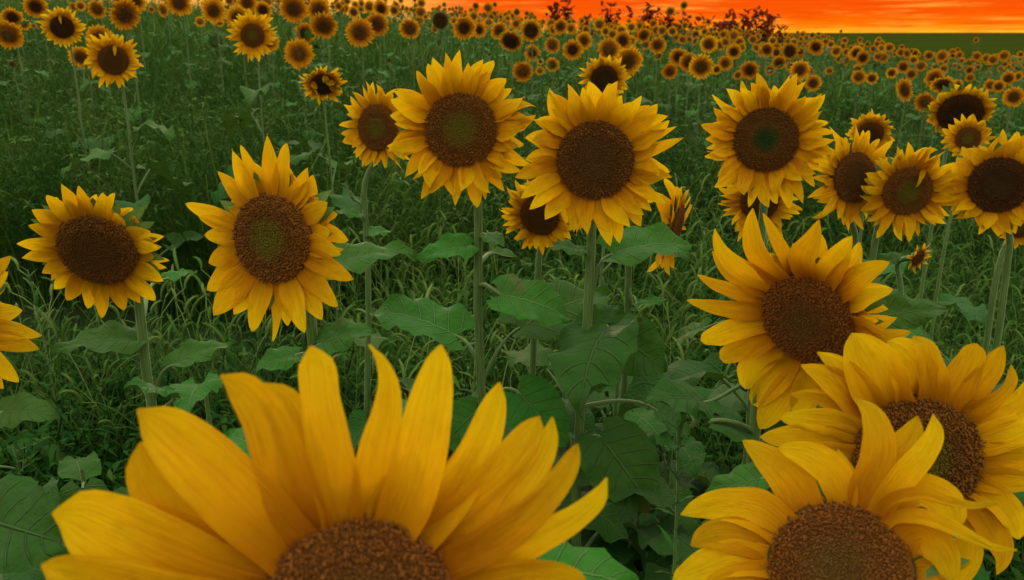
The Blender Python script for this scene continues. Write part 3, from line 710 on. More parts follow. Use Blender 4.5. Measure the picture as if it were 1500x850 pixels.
sunflower(142, 367, 57, 112, 1.50, 'leftmost whole near sunflower, wide brown disc nodding down to the left', -26, -26, 0, 'brown', stem=(222, 560), n1=18, n2=15, W=0.50, elev=(-0.02, 0.22), seed=33, curly=0.2,
    tips=[(24, 357, 26, {}), (42, 330, 32, {}), (45, 308, 36, {'z': -.1}), (68, 285, 28, {}), (90, 268, 28, {}), (115, 272, 24, {}), (152, 282, 26, {'side': .2}), (172, 312, 28, {}), (178, 320, 24, {'z': -.1}), (220, 338, 30, {'side': -.3}), (232, 362, 26, {'side': -.2}),
          (225, 378, 28, {'z': -.1}), (240, 412, 32, {}), (228, 440, 30, {}), (205, 446, 30, {'z': -.1}), (182, 455, 30, {}), (150, 466, 28, {}), (128, 452, 28, {}), (98, 440, 30, {}), (78, 425, 30, {'z': -.1}), (62, 400, 30, {}), (32, 378, 28, {})],
    rnd_leaves=8, top_leaf=0.45, leaves=[(560, (205, 500), (75, 515), -.02, -.08, .32, {'fold': .3, 'up': Vector((0, -.4, 1))}), (590, (252, 535), (345, 505), -.02, .03, .34, {'fold': .3}), (480, (245, 408), (285, 400), .2, .25, .4),
            (620, (250, 580), (180, 570), -.1, -.2, .4, {'mat': D_})])
sunflower(-92, 468, 62, 125, 1.22, 'sunflower cut off by the left edge, only its right hand petals showing', 10, -5, 0, 'brown', stem=(-60, 700), seed=5, W=.5, tips=[(16, 375, 34, {}), (12, 398, 34, {}), (34, 455, 38, {'z': -.1}), (62, 492, 36, {}), (58, 512, 40, {}), (28, 560, 36, {}), (5, 570, 36, {})],
    rnd_leaves=8, top_leaf=.55, leaves=[(620, (0, 605), (88, 612), -.1, -.12, .36, {'up': Vector((0, -.5, 1))}), (700, (-20, 760), (110, 800), -.25, -.3, .5, {'mat': D_, 'up': Vector((0, -.9, .8))})])
sunflower(553, 187, 34, 66, 1.95, 'sunflower half hidden behind the left side of the tall centre bloom', -32, 0, 0, 'green', stem=(522, 370), seed=6, W=.42, rnd_leaves=4, top_leaf=0.5,
    leaves=[(300, (515, 290), (498, 268), -.02, -.05, .5), (330, (528, 316), (486, 312), -.02, -.03, .35), (345, (535, 345), (575, 340), 0, .05, .4)])
sunflower(790, 316, 30, 62, 1.75, 'sunflower tucked below and behind the wide centre bloom', -18, -18, 0, 'brown', stem=(782, 400), seed=7, W=.42, rnd_leaves=4, top_leaf=.5)
sunflower(990, 335, 36, 84, 1.75, 'sunflower seen from the side, facing right with hanging petals', 82, -12, 0, 'brown', stem=(922, 460), seed=9, W=.62, n1=15, n2=12, elev=(-.5, .3), curly=.4, jag=.35, rnd_leaves=8, top_leaf=.6,
    leaves=[(430, (930, 450), (982, 440), 0, 0, .25, {})])
sunflower(1252, 260, 37, 78, 1.80, 'sunflower with narrow oval disc turned to the right, behind the loose drooping bloom', 40, 0, 0, 'brown', stem=(1262, 420), seed=10, W=.42, rnd_leaves=9, top_leaf=.6, elev=(-.05, .25), curly=.2)
sunflower(1330, 280, 36, 76, 1.75, 'sunflower with one petal folded onto its disc, right of the narrow oval one', 22, -10, 0, 'green', stem=(1275, 390), seed=12, W=.42, rnd_leaves=9, top_leaf=.6, cover=1, curly=.25,
    leaves=[(400, (1285, 392), (1335, 372), 0, 0, .3, {'fold': .5})])
sunflower(1463, 271, 41, 80, 1.70, 'sunflower with round dark disc close to the right edge, mid height', 6, -4, 0, 'dark', stem=(1480, 420), seed=13, W=.55, rnd_leaves=9, top_leaf=.6)
sunflower(1112, 296, 27, 62, 1.95, 'sunflower mostly hidden below the bloom with the green star', 0, -10, 0, 'brown', stem=(1120, 400), seed=14, W=.42, rnd_leaves=8, top_leaf=.6)
sunflower(1275, 196, 18, 36, 2.9, 'smaller sunflower peeping over the two turned blooms on the right', 0, -22, 0, 'brown', seed=15, W=.55, rnd_leaves=5, curly=.3)
sunflower(1407, 166, 31, 48, 2.6, 'wide dark sunflower with short petals partly behind a small bright one', 8, -30, 0, 'dark', seed=16, W=.4, rnd_leaves=5, n1=24, n2=18)
sunflower(1418, 203, 17, 35, 2.45, 'small bright sunflower with greenish disc in front of the wide dark one', 0, 0, 0, 'green', seed=17, W=.55, rnd_leaves=5)
sunflower(1495, 335, 14, 32, 1.9, 'small sunflower at the right edge tucked under the round dark disc', 10, -20, 0, 'green', seed=18, W=.55, rnd_leaves=5)
sunflower(1346, 378, 12, 28, 2.1, 'small half closed yellow sunflower low in the weeds on the right', 60, -20, 0, 'brown', seed=19, W=.5, n1=8, n2=5, rnd_leaves=4)
sunflower(885, 116, 20, 40, 2.75, 'sunflower rising behind the top of the wide centre bloom', 2, -12, 0, 'dark', seed=20, W=.42, rnd_leaves=5)
BG1 = 'sunflowers at the near edge of the back rows'
sunflower(166, 88, 21, 43, 3.9, 'largest sunflower of the upper left cluster, pale petal folded across its disc', 4, -3, 0, 'brown', seed=22, W=.42, n1=24, n2=20, rnd_leaves=7, top_leaf=.75, cover=1, group=BG1)
sunflower(91, 40, 16, 32, 4.7, 'upper left sunflower with flattened dark disc and crossing pale tip', 0, -8, 0, 'dark', seed=23, W=.45, n1=24, n2=18, rnd_leaves=4, cover=1, group=BG1)
sunflower(370, 52, 17, 38, 4.3, 'upper left sunflower with thin pale stem rising from open grass', 0, 0, 0, 'green', seed=24, W=.42, n1=24, n2=20, rnd_leaves=7, top_leaf=.8, group=BG1)
sunflower(473, 124, 18, 35, 4.0, 'drooping sunflower with dark disc and shrivelled petals hanging over it', 0, -38, 0, 'dark', seed=25, W=.42, rnd_leaves=7, top_leaf=.75, cover=5, curly=.6, jag=.3, group=BG1)

# ------------------------------------------------------------------ back rows
def corolla_arrays(n=26, L=1.15, seed=0, jag=0.2, elev=(0.0, 0.3), nu=6, nv=3):
    rg = random.Random(seed); parts = []
    for layer in (0, 1):
        for k in range(n - 6 * layer):
            th = 2 * math.pi * (k + .5 * layer + rg.uniform(-.3, .3)) / (n - 6 * layer)
            V, Q, U = petal_arr(bend=rg.uniform(-.4, .5), side=rg.uniform(-.3, .3), twist=rg.uniform(-.5, .5), nu=nu, nv=nv, seed=k)
            l = L * rg.uniform(1 - jag, 1 + jag * .5) * (1 - .1 * layer); w = .42 * rg.uniform(.8, 1.2)
            M = Matrix.Rotation(th, 4, 'Z') @ Matrix.Translation((.9, 0, -.12 + .07 * layer)) @ Matrix.Rotation(-rg.uniform(*elev), 4, 'Y') @ Matrix.Diagonal((l, w / .4, l, 1))
            A = np.array(M); V = V @ A[:3, :3].T + A[:3, 3]
            parts.append((V, Q, U, 0))
    # hidden ring that ties the petals together
    th = np.linspace(0, 2 * np.pi, 25); Rr, Th = np.meshgrid([.85, 1.02], th, indexing='ij')
    V = np.stack([Rr * np.cos(Th), Rr * np.sin(Th), -.13 + 0 * Rr], -1).reshape(-1, 3)
    parts.append((V, grid_q(2, 25), np.full((len(V), 2), .1), 0))
    return merge(parts)
COROLLA = []
for i in range(6):
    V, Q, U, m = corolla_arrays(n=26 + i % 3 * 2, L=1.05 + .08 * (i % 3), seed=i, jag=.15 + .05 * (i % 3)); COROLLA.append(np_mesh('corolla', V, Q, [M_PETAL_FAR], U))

STEM_M = []
for i in range(3):
    pts = bez((0, 0, -0.35), (0.02 * (i - 1), 0.02, .5), (0.03, 0.10, 0.93), (0, 0.0, 1.0), 10)
    V, Q, U = tube(pts, np.linspace(.009, .006, 10), 6); U[:, 1] *= 8
    STEM_M.append(np_mesh('stem', V, Q, [M_STEM], U))

ROUT = 0.128
def solve_depth(px, py, o, hs=1.38, lo=4.0, hi=39, sref=1.0):
    zc = np.linspace(lo, hi, 400); r = ray(px, py)
    X = r.x * zc; Y = r.y * zc; Z = CAMZ + r.z * zc
    hgt = Z - H(X, Y); s = o * zc / (F * ROUT)
    cost = ((hgt - hs) / 0.22) ** 2 + ((s - sref) / 0.22) ** 2
    i = int(np.argmin(cost)); return float(zc[i]), float(hgt[i]), float(s[i])

# one mesh per tiny flower: stem, leaves, disc and petals together
def tiny_template(seed, kind='brown', nopetal=False):
    rg = random.Random(seed); parts = []
    R = ROUT * 0.46
    V, Q, U = tube(bez((0, .05, -.6), (0.02, .05, .5), (0, .12, .97), (0, .03, 1.0), 8), .009, 5); parts.append((V, Q, U * [1, 8], 0))
    for i in range(7):
        V, Q, U, mi = LEAF_T[rg.randrange(10)]; s = rg.uniform(.13, .22)
        a = i * 2.4 + rg.uniform(0, 1); c, s_ = math.cos(a), math.sin(a)
        V2 = (V * s) @ np.array([[c, s_, 0], [-s_, c, 0], [0, 0, 1]]) + [0, .05, .2 + .10 * i]
        parts.append((V2, Q, U, np.where(mi == 0, 1, 0)))
    M = (Matrix.Translation((0, 0, 1.0)) @ Matrix.Rotation(R_(90 + rg.uniform(8, 22)), 4, 'X') @ Matrix.Diagonal((R, R, R, 1)))
    A = np.array(M)
    V, Q, U, m = disc_arrays(0, kind, seed); parts.append((V @ A[:3, :3].T + A[:3, 3], Q, U, 2))
    if not nopetal:
        V, Q, U, m = corolla_arrays(22, 1.15, seed, .2, nu=5, nv=3); parts.append((V @ A[:3, :3].T + A[:3, 3], Q, U, 3))
    V, Q, U, m = calyx_arrays(12, seed=seed); parts.append((V @ A[:3, :3].T + A[:3, 3], Q, U, 4))
    return merge(parts)
TINY, TINY_A = {}, []
for k in ('brown', 'dark', 'green', 'dead'):
    TINY[k] = []
    for i in range(4):
        kk = 'dark' if k == 'dead' else k
        V, Q, U, mi = tiny_template(i * 7 + len(k), kk, k == 'dead')
        if k == 'brown': TINY_A.append((V, Q, U, mi))
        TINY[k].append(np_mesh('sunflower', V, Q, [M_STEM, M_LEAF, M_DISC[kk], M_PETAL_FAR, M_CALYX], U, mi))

ROWS = 'sunflowers in the back rows'
def back_flower(px, py, o, kind='brown', yaw=None, pitch=None, label=None, r=None):
    random.seed(int(px * 13 + py * 7))
    zc, hgt, s = solve_depth(px, py, o)
    C = at(px, py, zc)
    yaw = random.uniform(-22, 22) if yaw is None else yaw; pitch = random.uniform(-22, 0) if pitch is None else pitch
    hgt = max(hgt, .5)
    if o < 11.5:
        root = obj('sunflower', random.choice(TINY[kind])); g = C.z - hgt
        root.location = (C.x, C.y, g); root.rotation_euler = (0, 0, R_(yaw) + math.atan2(-C.x, C.y) * 0.8)
        root.scale = (s, s, hgt)
        # heads keep round whatever the plant height: stretch only as far as the ground asks
        k = hgt
        root.scale = (s, s, s); root.location.z = C.z - s
        tag(root, label, 'sunflower', ROWS); return root
    HM = head_matrix(C, yaw, pitch); n = Vector((HM[0][2], HM[1][2], HM[2][2]))
    R = o * zc / F * (0.41 if r is None else r)
    base = Vector((C.x - n.x * .05, C.y - n.y * R * .5 + .02, C.z - hgt))
    root = bpy.data.objects.new('sunflower', None); COL.objects.link(root); root.location = base; root.empty_display_size = .1
    tag(root, label, 'sunflower', ROWS)
    kd = 'dark' if kind == 'dead' else kind
    head = obj('seed_disc', DISC_LO[kd], root, Matrix.Translation(-base) @ HM @ Matrix.Diagonal((R, R, R, 1)))
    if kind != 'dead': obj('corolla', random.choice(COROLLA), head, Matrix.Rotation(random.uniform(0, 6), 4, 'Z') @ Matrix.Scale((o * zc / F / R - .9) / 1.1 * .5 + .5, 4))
    obj('calyx', CALYX, head)
    tp = C - n * R * .5 - base
    obj('stem', random.choice(STEM_M), root, Matrix(((1, 0, tp.x, 0), (0, 1, tp.y, 0), (0, 0, tp.z, 0), (0, 0, 0, 1))))
    for i in range(7):
        z = hgt * (.30 + .09 * i); sz = random.uniform(.13, .22)
        obj('leaf', random.choice(LEAF_M), root, Matrix.Translation((tp.x * z / hgt, tp.y * z / hgt, z)) @ Matrix.Rotation(i * 2.4 + random.uniform(0, 1), 4, 'Z') @ Matrix.Diagonal((sz, sz, sz, 1)))
    return root

BG = [ # px, py, outer radius, kind, label
 (183,21,26,'brown','sunflower with round dark disc top left, touching a second bloom at its upper right'), (198,2,18,'brown','sunflower peeping from behind the round topmost one at upper left'),
 (146,56,20,'brown','sunflower whose petals show just above the largest upper left bloom'), (118,84,18,'brown','small sunflower tucked against the left side of the largest upper left bloom'),
 (12,51,24,'green','sunflower at the left edge with round brown disc, lower of the stacked pair'), (18,26,17,'dark','small dark disc sunflower directly above the one on the left edge'),
 (52,10,19,'dark','sunflower with nearly black disc high on the left, top edge'), (142,14,15,'green','sunflower turned away with green showing, high between two larger blooms'), (36,36,10,'brown',None),(118,9,9,'brown',None),(108,10,8,'brown',None),
 (222,14,6,'brown',None),(50,38,5,'brown',None),(262,4,21,'brown','sunflower cut by the top edge, left of the open green gap'),(274,14,9,'brown',None),
 (313,16,20,'brown','sunflower right of the open green gap with faint stripe down its disc'), (293,32,9,'green',None),(322,33,8,'brown',None),(348,26,19,'brown','sunflower whose brown disc shows behind upper left of the thin stemmed bloom'),
 (362,4,17,'brown','sunflower at the top edge above the thin stemmed bloom'),(385,15,15,'dark','sunflower with nearly black disc and few petals near the top'),(374,9,8,'brown',None),(395,62,15,'brown','sunflower mostly hidden behind the right side of the thin stemmed bloom'),
 (430,13,23,'brown','bright round sunflower near the top, right of the black disc one'),(438,79,23,'green','sunflower with oval disc and yellow green petals, above the drooping one'),(447,49,18,'dark','small sunflower touching lower left of a round bloom'),
 (474,38,23,'brown','round sunflower above and right of the one with yellow green petals'),(467,15,21,'brown','sunflower just above two touching round blooms, near the top'),
 (506,13,8,'brown',None),(518,18,11,'dark',None),(541,10,11,'brown',None),(558,13,14,'dark','sunflower near the skyline above the overlapping pair'),(527,48,24,'brown','left flower of the overlapping pair above the tall centre bloom'),(552,36,20,'brown','right flower of the overlapping pair, partly behind its neighbour'),
 (600,42,18,'green','yellow green sunflower half turned, between the overlapping pair and a black seed head'),(616,18,10,'brown',None),(617,5,8,'brown',None),(680,41,19,'dark','sunflower with big dark disc above the tall centre bloom'),
 (702,44,12,'dark','small sunflower close right of the big dark disc one'),(694,24,9,'brown',None),(716,33,8,'brown',None),(731,45,14,'brown','sunflower nodding down beside a large black drooping disc'),(748,60,20,'dark','sunflower with large black drooping disc, upper right of the tall centre bloom'),
 (715,12,9,'brown',None),(741,22,6,'brown',None),(697,9,7,'dark',None),(636,22,9,'brown',None),
 (778,45,18,'dark','sunflower with broad disc and short petals beyond the gap between the centre pair'),(756,35,9,'brown',None),(780,78,13,'dark','small dark hearted sunflower above another small round one'),(766,105,18,'green','small round sunflower closest to the upper right petals of the tall centre bloom'),
 (809,66,14,'green','small sunflower with dull brown disc, left neighbour of a black disc bloom'),(839,73,17,'dark','sunflower with round black disc standing among the back rows'),(855,60,14,'brown','small sunflower touching the upper right of the black disc bloom'),(821,39,12,'brown',None),(808,35,9,'brown',None),(838,44,9,'brown',None),
 (809,95,12,'green','small ragged sunflower low in the green under the black disc bloom'),(791,104,8,'green',None),(792,90,6,'dark',None),(878,36,11,'brown',None),(887,46,9,'brown',None),(892,73,20,'green','sunflower with dull flat disc, left behind the brightest mid distance bloom'),(912,60,16,'dark','sunflower just above the brightest mid distance bloom'),
 (920,90,24,'brown','brightest mid distance sunflower, above the wide centre bloom'),(943,52,12,'brown','little round sunflower in the rows, above right of the brightest mid distance bloom'),(963,66,14,'brown','sunflower standing clear, with another tiny one under its chin'),(964,82,8,'brown',None),(981,105,13,'brown','small sunflower low against the green, between the two big right blooms'),
 (994,84,15,'dark','sunflower with narrow disc just above the small low one'),(910,45,10,'brown',None),(925,40,9,'brown',None),(970,45,9,'brown',None),(985,46,9,'brown',None),(957,35,8,'brown',None),
 (1009,92,17,'brown','sunflower overlapped by an oval disc bloom on its right'),(1027,98,21,'brown','sunflower with large oval disc, left of the bloom with the green star'),(1038,65,15,'brown','pale clustered sunflower head near the ridge'),(1055,66,10,'brown',None),(1075,76,13,'dark','sunflower turned left with black disc, below the ridge shrubs'),(1083,62,10,'brown',None),
 (1062,93,12,'brown','small sunflower between the oval disc bloom and a larger dark one'),(1050,102,9,'dark',None),(1098,103,15,'dark','dark sunflower just above the bloom with the green star'),(1081,110,9,'brown',None),(1123,73,12,'brown','left of two small round sunflowers side by side under the ridge'),(1137,77,10,'dark',None),(1157,75,14,'dark','round dark sunflower below the ridge, taller than its neighbours'),(1173,76,8,'dark',None),
 (1141,92,12,'brown','small sunflower behind the uppermost petal tips of the star bloom'),(1128,103,9,'dark',None),(1158,98,9,'dark',None),(1172,103,16,'brown','sunflower with tall oval disc, upper right of the star bloom'),(1185,105,9,'brown',None),(1191,122,14,'brown','sunflower nodding behind the right petals of the star bloom'),(1165,126,12,'dark','small sunflower wedged directly behind the star bloom'),
 (1215,104,7,'green',None),(1195,69,13,'dark','dark sunflower standing where the ridge meets the far hill'),(1225,75,10,'brown',None),(1103,58,8,'brown',None),(1132,60,8,'brown',None),(1155,62,8,'brown',None),(1217,65,7,'brown',None),
 (1254,78,12,'dark','left of a dark pair of sunflowers under the far hill'),(1264,85,12,'dark','right of a dark pair of sunflowers under the far hill'),(1286,83,8,'brown',None),(1292,64,6,'brown',None),(1320,77,8,'brown',None),(1327,81,7,'brown',None),(1338,88,8,'brown',None),
 (1258,113,12,'green','small sunflower with a paler one behind its head, right of the star bloom'),(1256,102,9,'brown',None),(1277,115,11,'dark',None),(1306,107,10,'dark',None),(1323,98,11,'dark',None),(1349,97,10,'brown',None),(1370,97,7,'brown',None),(1335,109,10,'dark',None),
 (1325,132,20,'brown','tilted sunflower leaning over to the left with slanting oval disc'),(1355,150,17,'green','dull sunflower with flat green brown disc, right of the tilted one'),(1369,115,15,'brown','left sunflower of a tangled clump right of the tilted one'),(1381,124,19,'brown','middle sunflower of a tangled clump with a dry leaf hanging over it'),(1401,125,11,'dark',None),
 (1393,97,6,'brown',None),(1399,97,6,'brown',None),(1420,92,7,'dark',None),(1432,94,6,'brown',None),(1420,103,8,'dark',None),(1421,114,8,'green',None),(1448,109,6,'brown',None),(1451,125,11,'brown',None),(1463,127,11,'dark',None),(1477,115,12,'brown','sunflower near the right edge above a larger yellow one'),(1491,112,9,'brown',None),
 (1485,142,17,'brown','yellow sunflower at the right edge below the thick far rows'),(1472,94,6,'brown',None),(1484,93,6,'dark',None),(1495,94,6,'brown',None),(1445,90,5,'brown',None),(1410,88,5,'brown',None),(1384,86,5,'brown',None),(1430,59,5,'brown','tiny pale sunflower on a tall stem rising alone against the far hill'),(1403,73,4,'brown',None),
]
marks = [(b[0], b[1], b[4]) for b in BG if b[4]]
short = [(165,88,'largest upper left bloom'),(370,52,'thin stemmed upper left bloom'),(473,124,'drooping shrivelled bloom'),(527,48,'overlapping pair'),(645,30,'black seed head'),(675,150,'tall centre bloom'),(748,60,'black drooping disc'),
         (839,73,'round black disc bloom'),(920,90,'brightest middle bloom'),(872,200,'wide centre bloom'),(1027,98,'large oval disc bloom'),(1122,180,'star bloom'),(1157,75,'dark ridge bloom'),(1195,69,'bloom below the hill corner'),
         (1259,81,'dark pair under the hill'),(1325,132,'tilted bloom'),(1381,124,'tangled clump'),(1485,142,'yellow bloom at right edge'),(91,40,'flattened dark disc bloom'),(438,79,'yellow green bloom'),(183,21,'topmost left bloom'),(994,84,'narrow disc bloom')]
seen = {}
def auto_label(px, py, o, kind):
    d = sorted((math.hypot(px - a, py - b), a, b, s) for a, b, s in short)
    dark = {'dark': 'dark hearted ', 'green': 'greenish ', 'brown': '', 'dead': 'withered '}[kind]
    sz = 'tiny' if o < 8 else 'small'
    for dist, a, b, s in d[:4]:
        dx, dy = px - a, py - b
        ang = math.degrees(math.atan2(-dy, dx)) % 360
        w = ['right of', 'up and right of', 'straight above', 'up and left of', 'left of', 'down and left of', 'straight below', 'down and right of'][int((ang + 22.5) // 45) % 8]
        for far in ('just', 'some way', 'well'):
            if far == 'just' and dist > 30 or far == 'some way' and dist > 70: continue
            lab = f'{sz} {dark}sunflower {far} {w} the {s}'
            if lab not in seen: seen[lab] = 1; return lab
            break
    lab = f'{sz} {dark}sunflower between the {d[0][3]} and the {d[1][3]}'
    if lab in seen: lab = f'{sz} {dark}sunflower in the crowd near the {d[0][3]} and {d[2][3]}'
    seen[lab] = 1
    return lab[:140]
for b in BG:
    px, py, o, kind, lab = b[:5]
    yw = pt = None
    if (px, py) == (1325, 132): yw, pt = -50, -15
    if (px, py) == (748, 60): yw, pt = -10, -35
    if (px, py) == (1381, 124): yw, pt = 10, -50
    back_flower(px, py, o, kind, yw, pt, lab or auto_label(px, py, o, kind), r=.58 if (px, py) in ((748, 60), (778, 45), (1157, 75)) else None)
for px, py, o, lab in ((645, 30, 12, 'round black seed head without petals, standing in the back rows above the tall centre bloom'),
                       (315, 58, 11.6, 'green unopened sunflower head on a pale stem in the upper left grass'), (570, 88, 6, 'small black withered head left of the tall centre bloom'),
                       (717, 80, 4, 'tiny black withered head right above the tall centre bloom'), (18, 94, 9, 'green unopened head low in the grass at the left edge')):
    g = 'green' in lab
    r = back_flower(px, py, o, 'dead', 0, -5, lab, r=.9)
    if g:
        for c in r.children:
            if c.name.startswith('seed_disc'):
                c.data = c.data.copy(); c.data.materials[0] = M_CALYX

# random far flowers along the ridge and on the right-hand slope
rg = random.Random(77)
def in_field(X, Y):
    px = 750 + X / Y * F * 1.0
    lim = 37 if px < 1180 else 37 - (px - 1180) / 320 * 12
    return Y < lim
def scatter(n, y0, y1, x0=-300, x1=1620):
    out = []
    while len(out) < n:
        Y = y0 + (y1 - y0) * rg.random() ** 0.8; px = rg.uniform(x0, x1); X = (px - 750) / F * Y * 1.02
        if not in_field(X, Y): continue
        out.append((px, X, Y))
    return out
def region(px):
    return ('far back row sunflower below the bright skyline at upper left' if px < 600 else 'far back row sunflower on the ridge above the two large centre blooms' if px < 960 else
            'far back row sunflower under the leafy ridge shrubs' if px < 1180 else 'far back row sunflower on the slope in front of the smooth far hill')
n_small = 150
for px, X, Y in scatter(n_small, 14, 37, 380, 1510):
    s = rg.uniform(.7, 1.05); h = rg.uniform(1.15, 1.5); z = Hf(X, Y)
    o = obj('sunflower', rg.choice(TINY[rg.choice(['brown', 'brown', 'dark', 'green'])])); o.location = (X, Y, z + h - 1.0 * s - (0 if h - s < .5 else 0)); o.scale = (s, s, s)
    o.location.z = z + h - s
    o.rotation_euler = (rg.uniform(-.12, .12), rg.uniform(-.1, .1), (rg.gauss(0, .35) if rg.random() < .9 else rg.choice([-1, 1]) * rg.uniform(1, 2.4)) + math.atan2(-X, Y) * .8)
    tag(o, region(px), 'sunflower', 'far sunflowers: ' + region(px)[28:])
# the rest of the field as one mass
parts = []
for px, X, Y in scatter(430, 13, 38, -100, 1700) + scatter(160, 30, 38, 500, 1250):
    s = rg.uniform(.65, 1.0); h = rg.uniform(1.1, 1.42); z = Hf(X, Y)
    V, Q, U, mi = TINY_A[rg.randrange(4)]; a = (rg.gauss(0, .4) if rg.random() < .85 else rg.uniform(-3, 3)) + math.atan2(-X, Y) * .8; c, s_ = math.cos(a) * s, math.sin(a) * s
    parts.append((V @ np.array([[c, s_, 0], [-s_, c, 0], [0, 0, s]]) + [X, Y, z + h - s], Q, U, mi))
V, Q, U, mi = merge(parts)
tag(obj('distant_sunflowers', np_mesh('distant_sunflowers', V, Q, [M_STEM, M_LEAF, M_DISC['brown'], M_PETAL_FAR, M_CALYX], U, mi)), 'mass of distant sunflowers filling the field up to the ridge', 'sunflowers', kind='stuff')

# ------------------------------------------------------------------ ridge silhouettes
def ridge_shrub(px, py_top, w_px, n, label, Y=33.5, name='leafy_weed', seed=0, lsz=.2):
    rg = random.Random(seed); top = at_Y(px, py_top, Y); g = Hf(top.x, Y); h = top.z - g
    parts = []; W = w_px * Y / F
    for k in range(max(3, n // 3)):
        ex = rg.uniform(-.5, .5) * W; eh = h * rg.uniform(.75, 1) if k else h
        st = bez((ex * .2, rg.uniform(-.1, .1), 0), (ex * .2, 0, h * .5), (ex * .8, rg.uniform(-.2, .2), eh * .7), (ex, rg.uniform(-.2, .2), eh), 8)
        V, Q, U = tube(st, np.linspace(.016, .006, 8), 5); parts.append((V, Q, U, 1))
        for j in range(14):
            p = st[rg.randrange(3, 8)] + [rg.uniform(-.05, .05) * 2, 0, rg.uniform(-.05, .05)]
            V, Q, U = leaf_arrays(rg.uniform(.2, 1.4), .2, rg.uniform(.25, .45), .05, 7, 5, j)
            M = np.array(Matrix.Rotation(rg.uniform(0, 6.3), 3, 'Z') @ Matrix.Rotation(rg.uniform(-1, .9), 3, 'Y') @ Matrix.Rotation(rg.uniform(-1, 1), 3, 'X'))
            parts.append((V @ M.T * lsz * rg.uniform(.6, 1.5) + p, Q, U, 0))
    V, Q, U, mi = merge(parts)
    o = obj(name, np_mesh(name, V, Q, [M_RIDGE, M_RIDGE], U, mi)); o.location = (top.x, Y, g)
    return tag(o, label, 'weed', 'tall weeds silhouetted on the ridge')
SH = [(822,2,26,21,'leafy weed silhouetted on the ridge above the gap between the centre blooms'),(893,11,30,21,'spiky leafy weed on the ridge left of the thistle like heads'),(932,16,22,14,'short upright weed on the ridge beside two bare thin stalks'),
 (956,10,12,14,'narrow upright weed between the ridge clumps'),(1038,28,30,14,'low leafy weed at the left foot of the tallest ridge shrub'),(1063,30,20,14,'small round topped weed on the ridge'),(1083,20,34,28,'left of the two densest shrubs on the ridge'),
 (1115,17,40,35,'tallest dense shrub on the ridge against the orange sky'),(1140,27,30,14,'open twiggy weed at the right end of the ridge shrubs'),(1004,24,16,14,'weed below the tallest lone head on the ridge'),(860,24,26,14,'low leafy weed on the ridge left of the spiky one'),(980,20,18,14,'weed with fine leaves on the ridge under the spiky round head')]
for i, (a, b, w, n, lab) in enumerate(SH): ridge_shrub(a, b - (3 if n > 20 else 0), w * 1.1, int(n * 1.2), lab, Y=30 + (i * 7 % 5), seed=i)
for px, py, o, lab in ((1002,8,8,'tallest lone sunflower head silhouetted against the orange sky'),(982,17,9,'spiky round sunflower head silhouetted just left of the tallest lone one'),(1199,50,4,'tiny dark head poking above the horizon where the ridge ends'),(1232,46,3,'tiniest head on a bent stalk above the far hill line'),
                       (1062,36,5,'small silhouetted head between the ridge weeds'),(1038,32,5,'small silhouetted head at the left of the ridge weeds'),(757,18,8,'silhouetted head on the skyline at the left end of the clear sky'),(725,7,5,'small silhouetted head rising above the left ridge rows')):
    zc = 31.0; C = at(px, py, zc); h = C.z - Hf(C.x, C.y); s = o * zc / (F * ROUT)
    me = rg.choice(TINY['dark']).copy(); o_ = obj('sunflower', me); o_.location = (C.x, C.y, C.z - s); o_.scale = (s, s, s); o_.rotation_euler = (0, 0, rg.uniform(-.4, .4))
    vx = np.empty(len(me.vertices) * 3, dtype=np.float32); me.vertices.foreach_get('co', vx); vx = vx.reshape(-1, 3)
    low = vx[:, 2] < .2; vx[low, 2] -= max(0, h / s - 1.0 - .3); me.vertices.foreach_set('co', vx.ravel()); me.update()
    tag(o_, lab, 'sunflower', 'sunflower heads silhouetted on the ridge')

# ------------------------------------------------------------------ grass and weeds
def clump_noise(X, Y, s, seed):
    r = np.random.default_rng(seed); v = 0
    for k in range(4):
        a, b, c, d = r.uniform(-1, 1, 2).tolist() + r.uniform(0, 6.28, 2).tolist()
        v = v + np.sin(X * s * (a * 2 + .3) + Y * s * (b * 2) + c) * np.cos(Y * s * (a + .8) - X * s * b + d)
    return v / 4
def blades(P, hgt, wid, lean, az, seg=4, curve=1.6, u=None, rg=RNG, thin=0.9):
    N = len(P); t = np.linspace(0, 1, seg + 1)
    d = np.stack([np.cos(az), np.sin(az)], -1)
    hor = lean[:, None] * hgt[:, None] * t[None, :] ** curve
    z = hgt[:, None] * (t[None, :] - 0.28 * np.minimum(lean, 1.4)[:, None] * t[None, :] ** 3)
    cen = np.stack([P[:, 0:1] + d[:, 0:1] * hor, P[:, 1:2] + d[:, 1:2] * hor, P[:, 2:3] + z], -1)
    fa = rg.uniform(0, np.pi, N); side = np.stack([np.cos(fa), np.sin(fa), 0 * fa], -1)
    w = wid[:, None] * (1 - thin * t[None, :] ** 1.5) * .5
    V = np.stack([cen - side[:, None, :] * w[..., None], cen + side[:, None, :] * w[..., None]], 2).reshape(-1, 3)
    base = (np.arange(N) * 2 * (seg + 1))[:, None]; i = np.arange(seg)[None, :] * 2
    a = base + i; Q = np.stack([a, a + 1, a + 3, a + 2], -1).reshape(-1, 4)
    u = rg.uniform(0, 1, N) if u is None else u
    U = np.stack([np.repeat(u, 2 * (seg + 1)), np.tile(np.repeat(t, 2), N)], -1)
    return V, Q, U, 0
def ground_pts(n, y0, y1, px0, px1, pw=1.0):
    Y = (y0 ** pw + (y1 ** pw - y0 ** pw) * RNG.random(n)) ** (1 / pw)
    px = RNG.uniform(px0, px1, n); X = (px - 750) / F * Y * 1.02
    return X, Y, px
def P3(X, Y): return np.stack([X, Y, H(X, Y) - .01], -1)

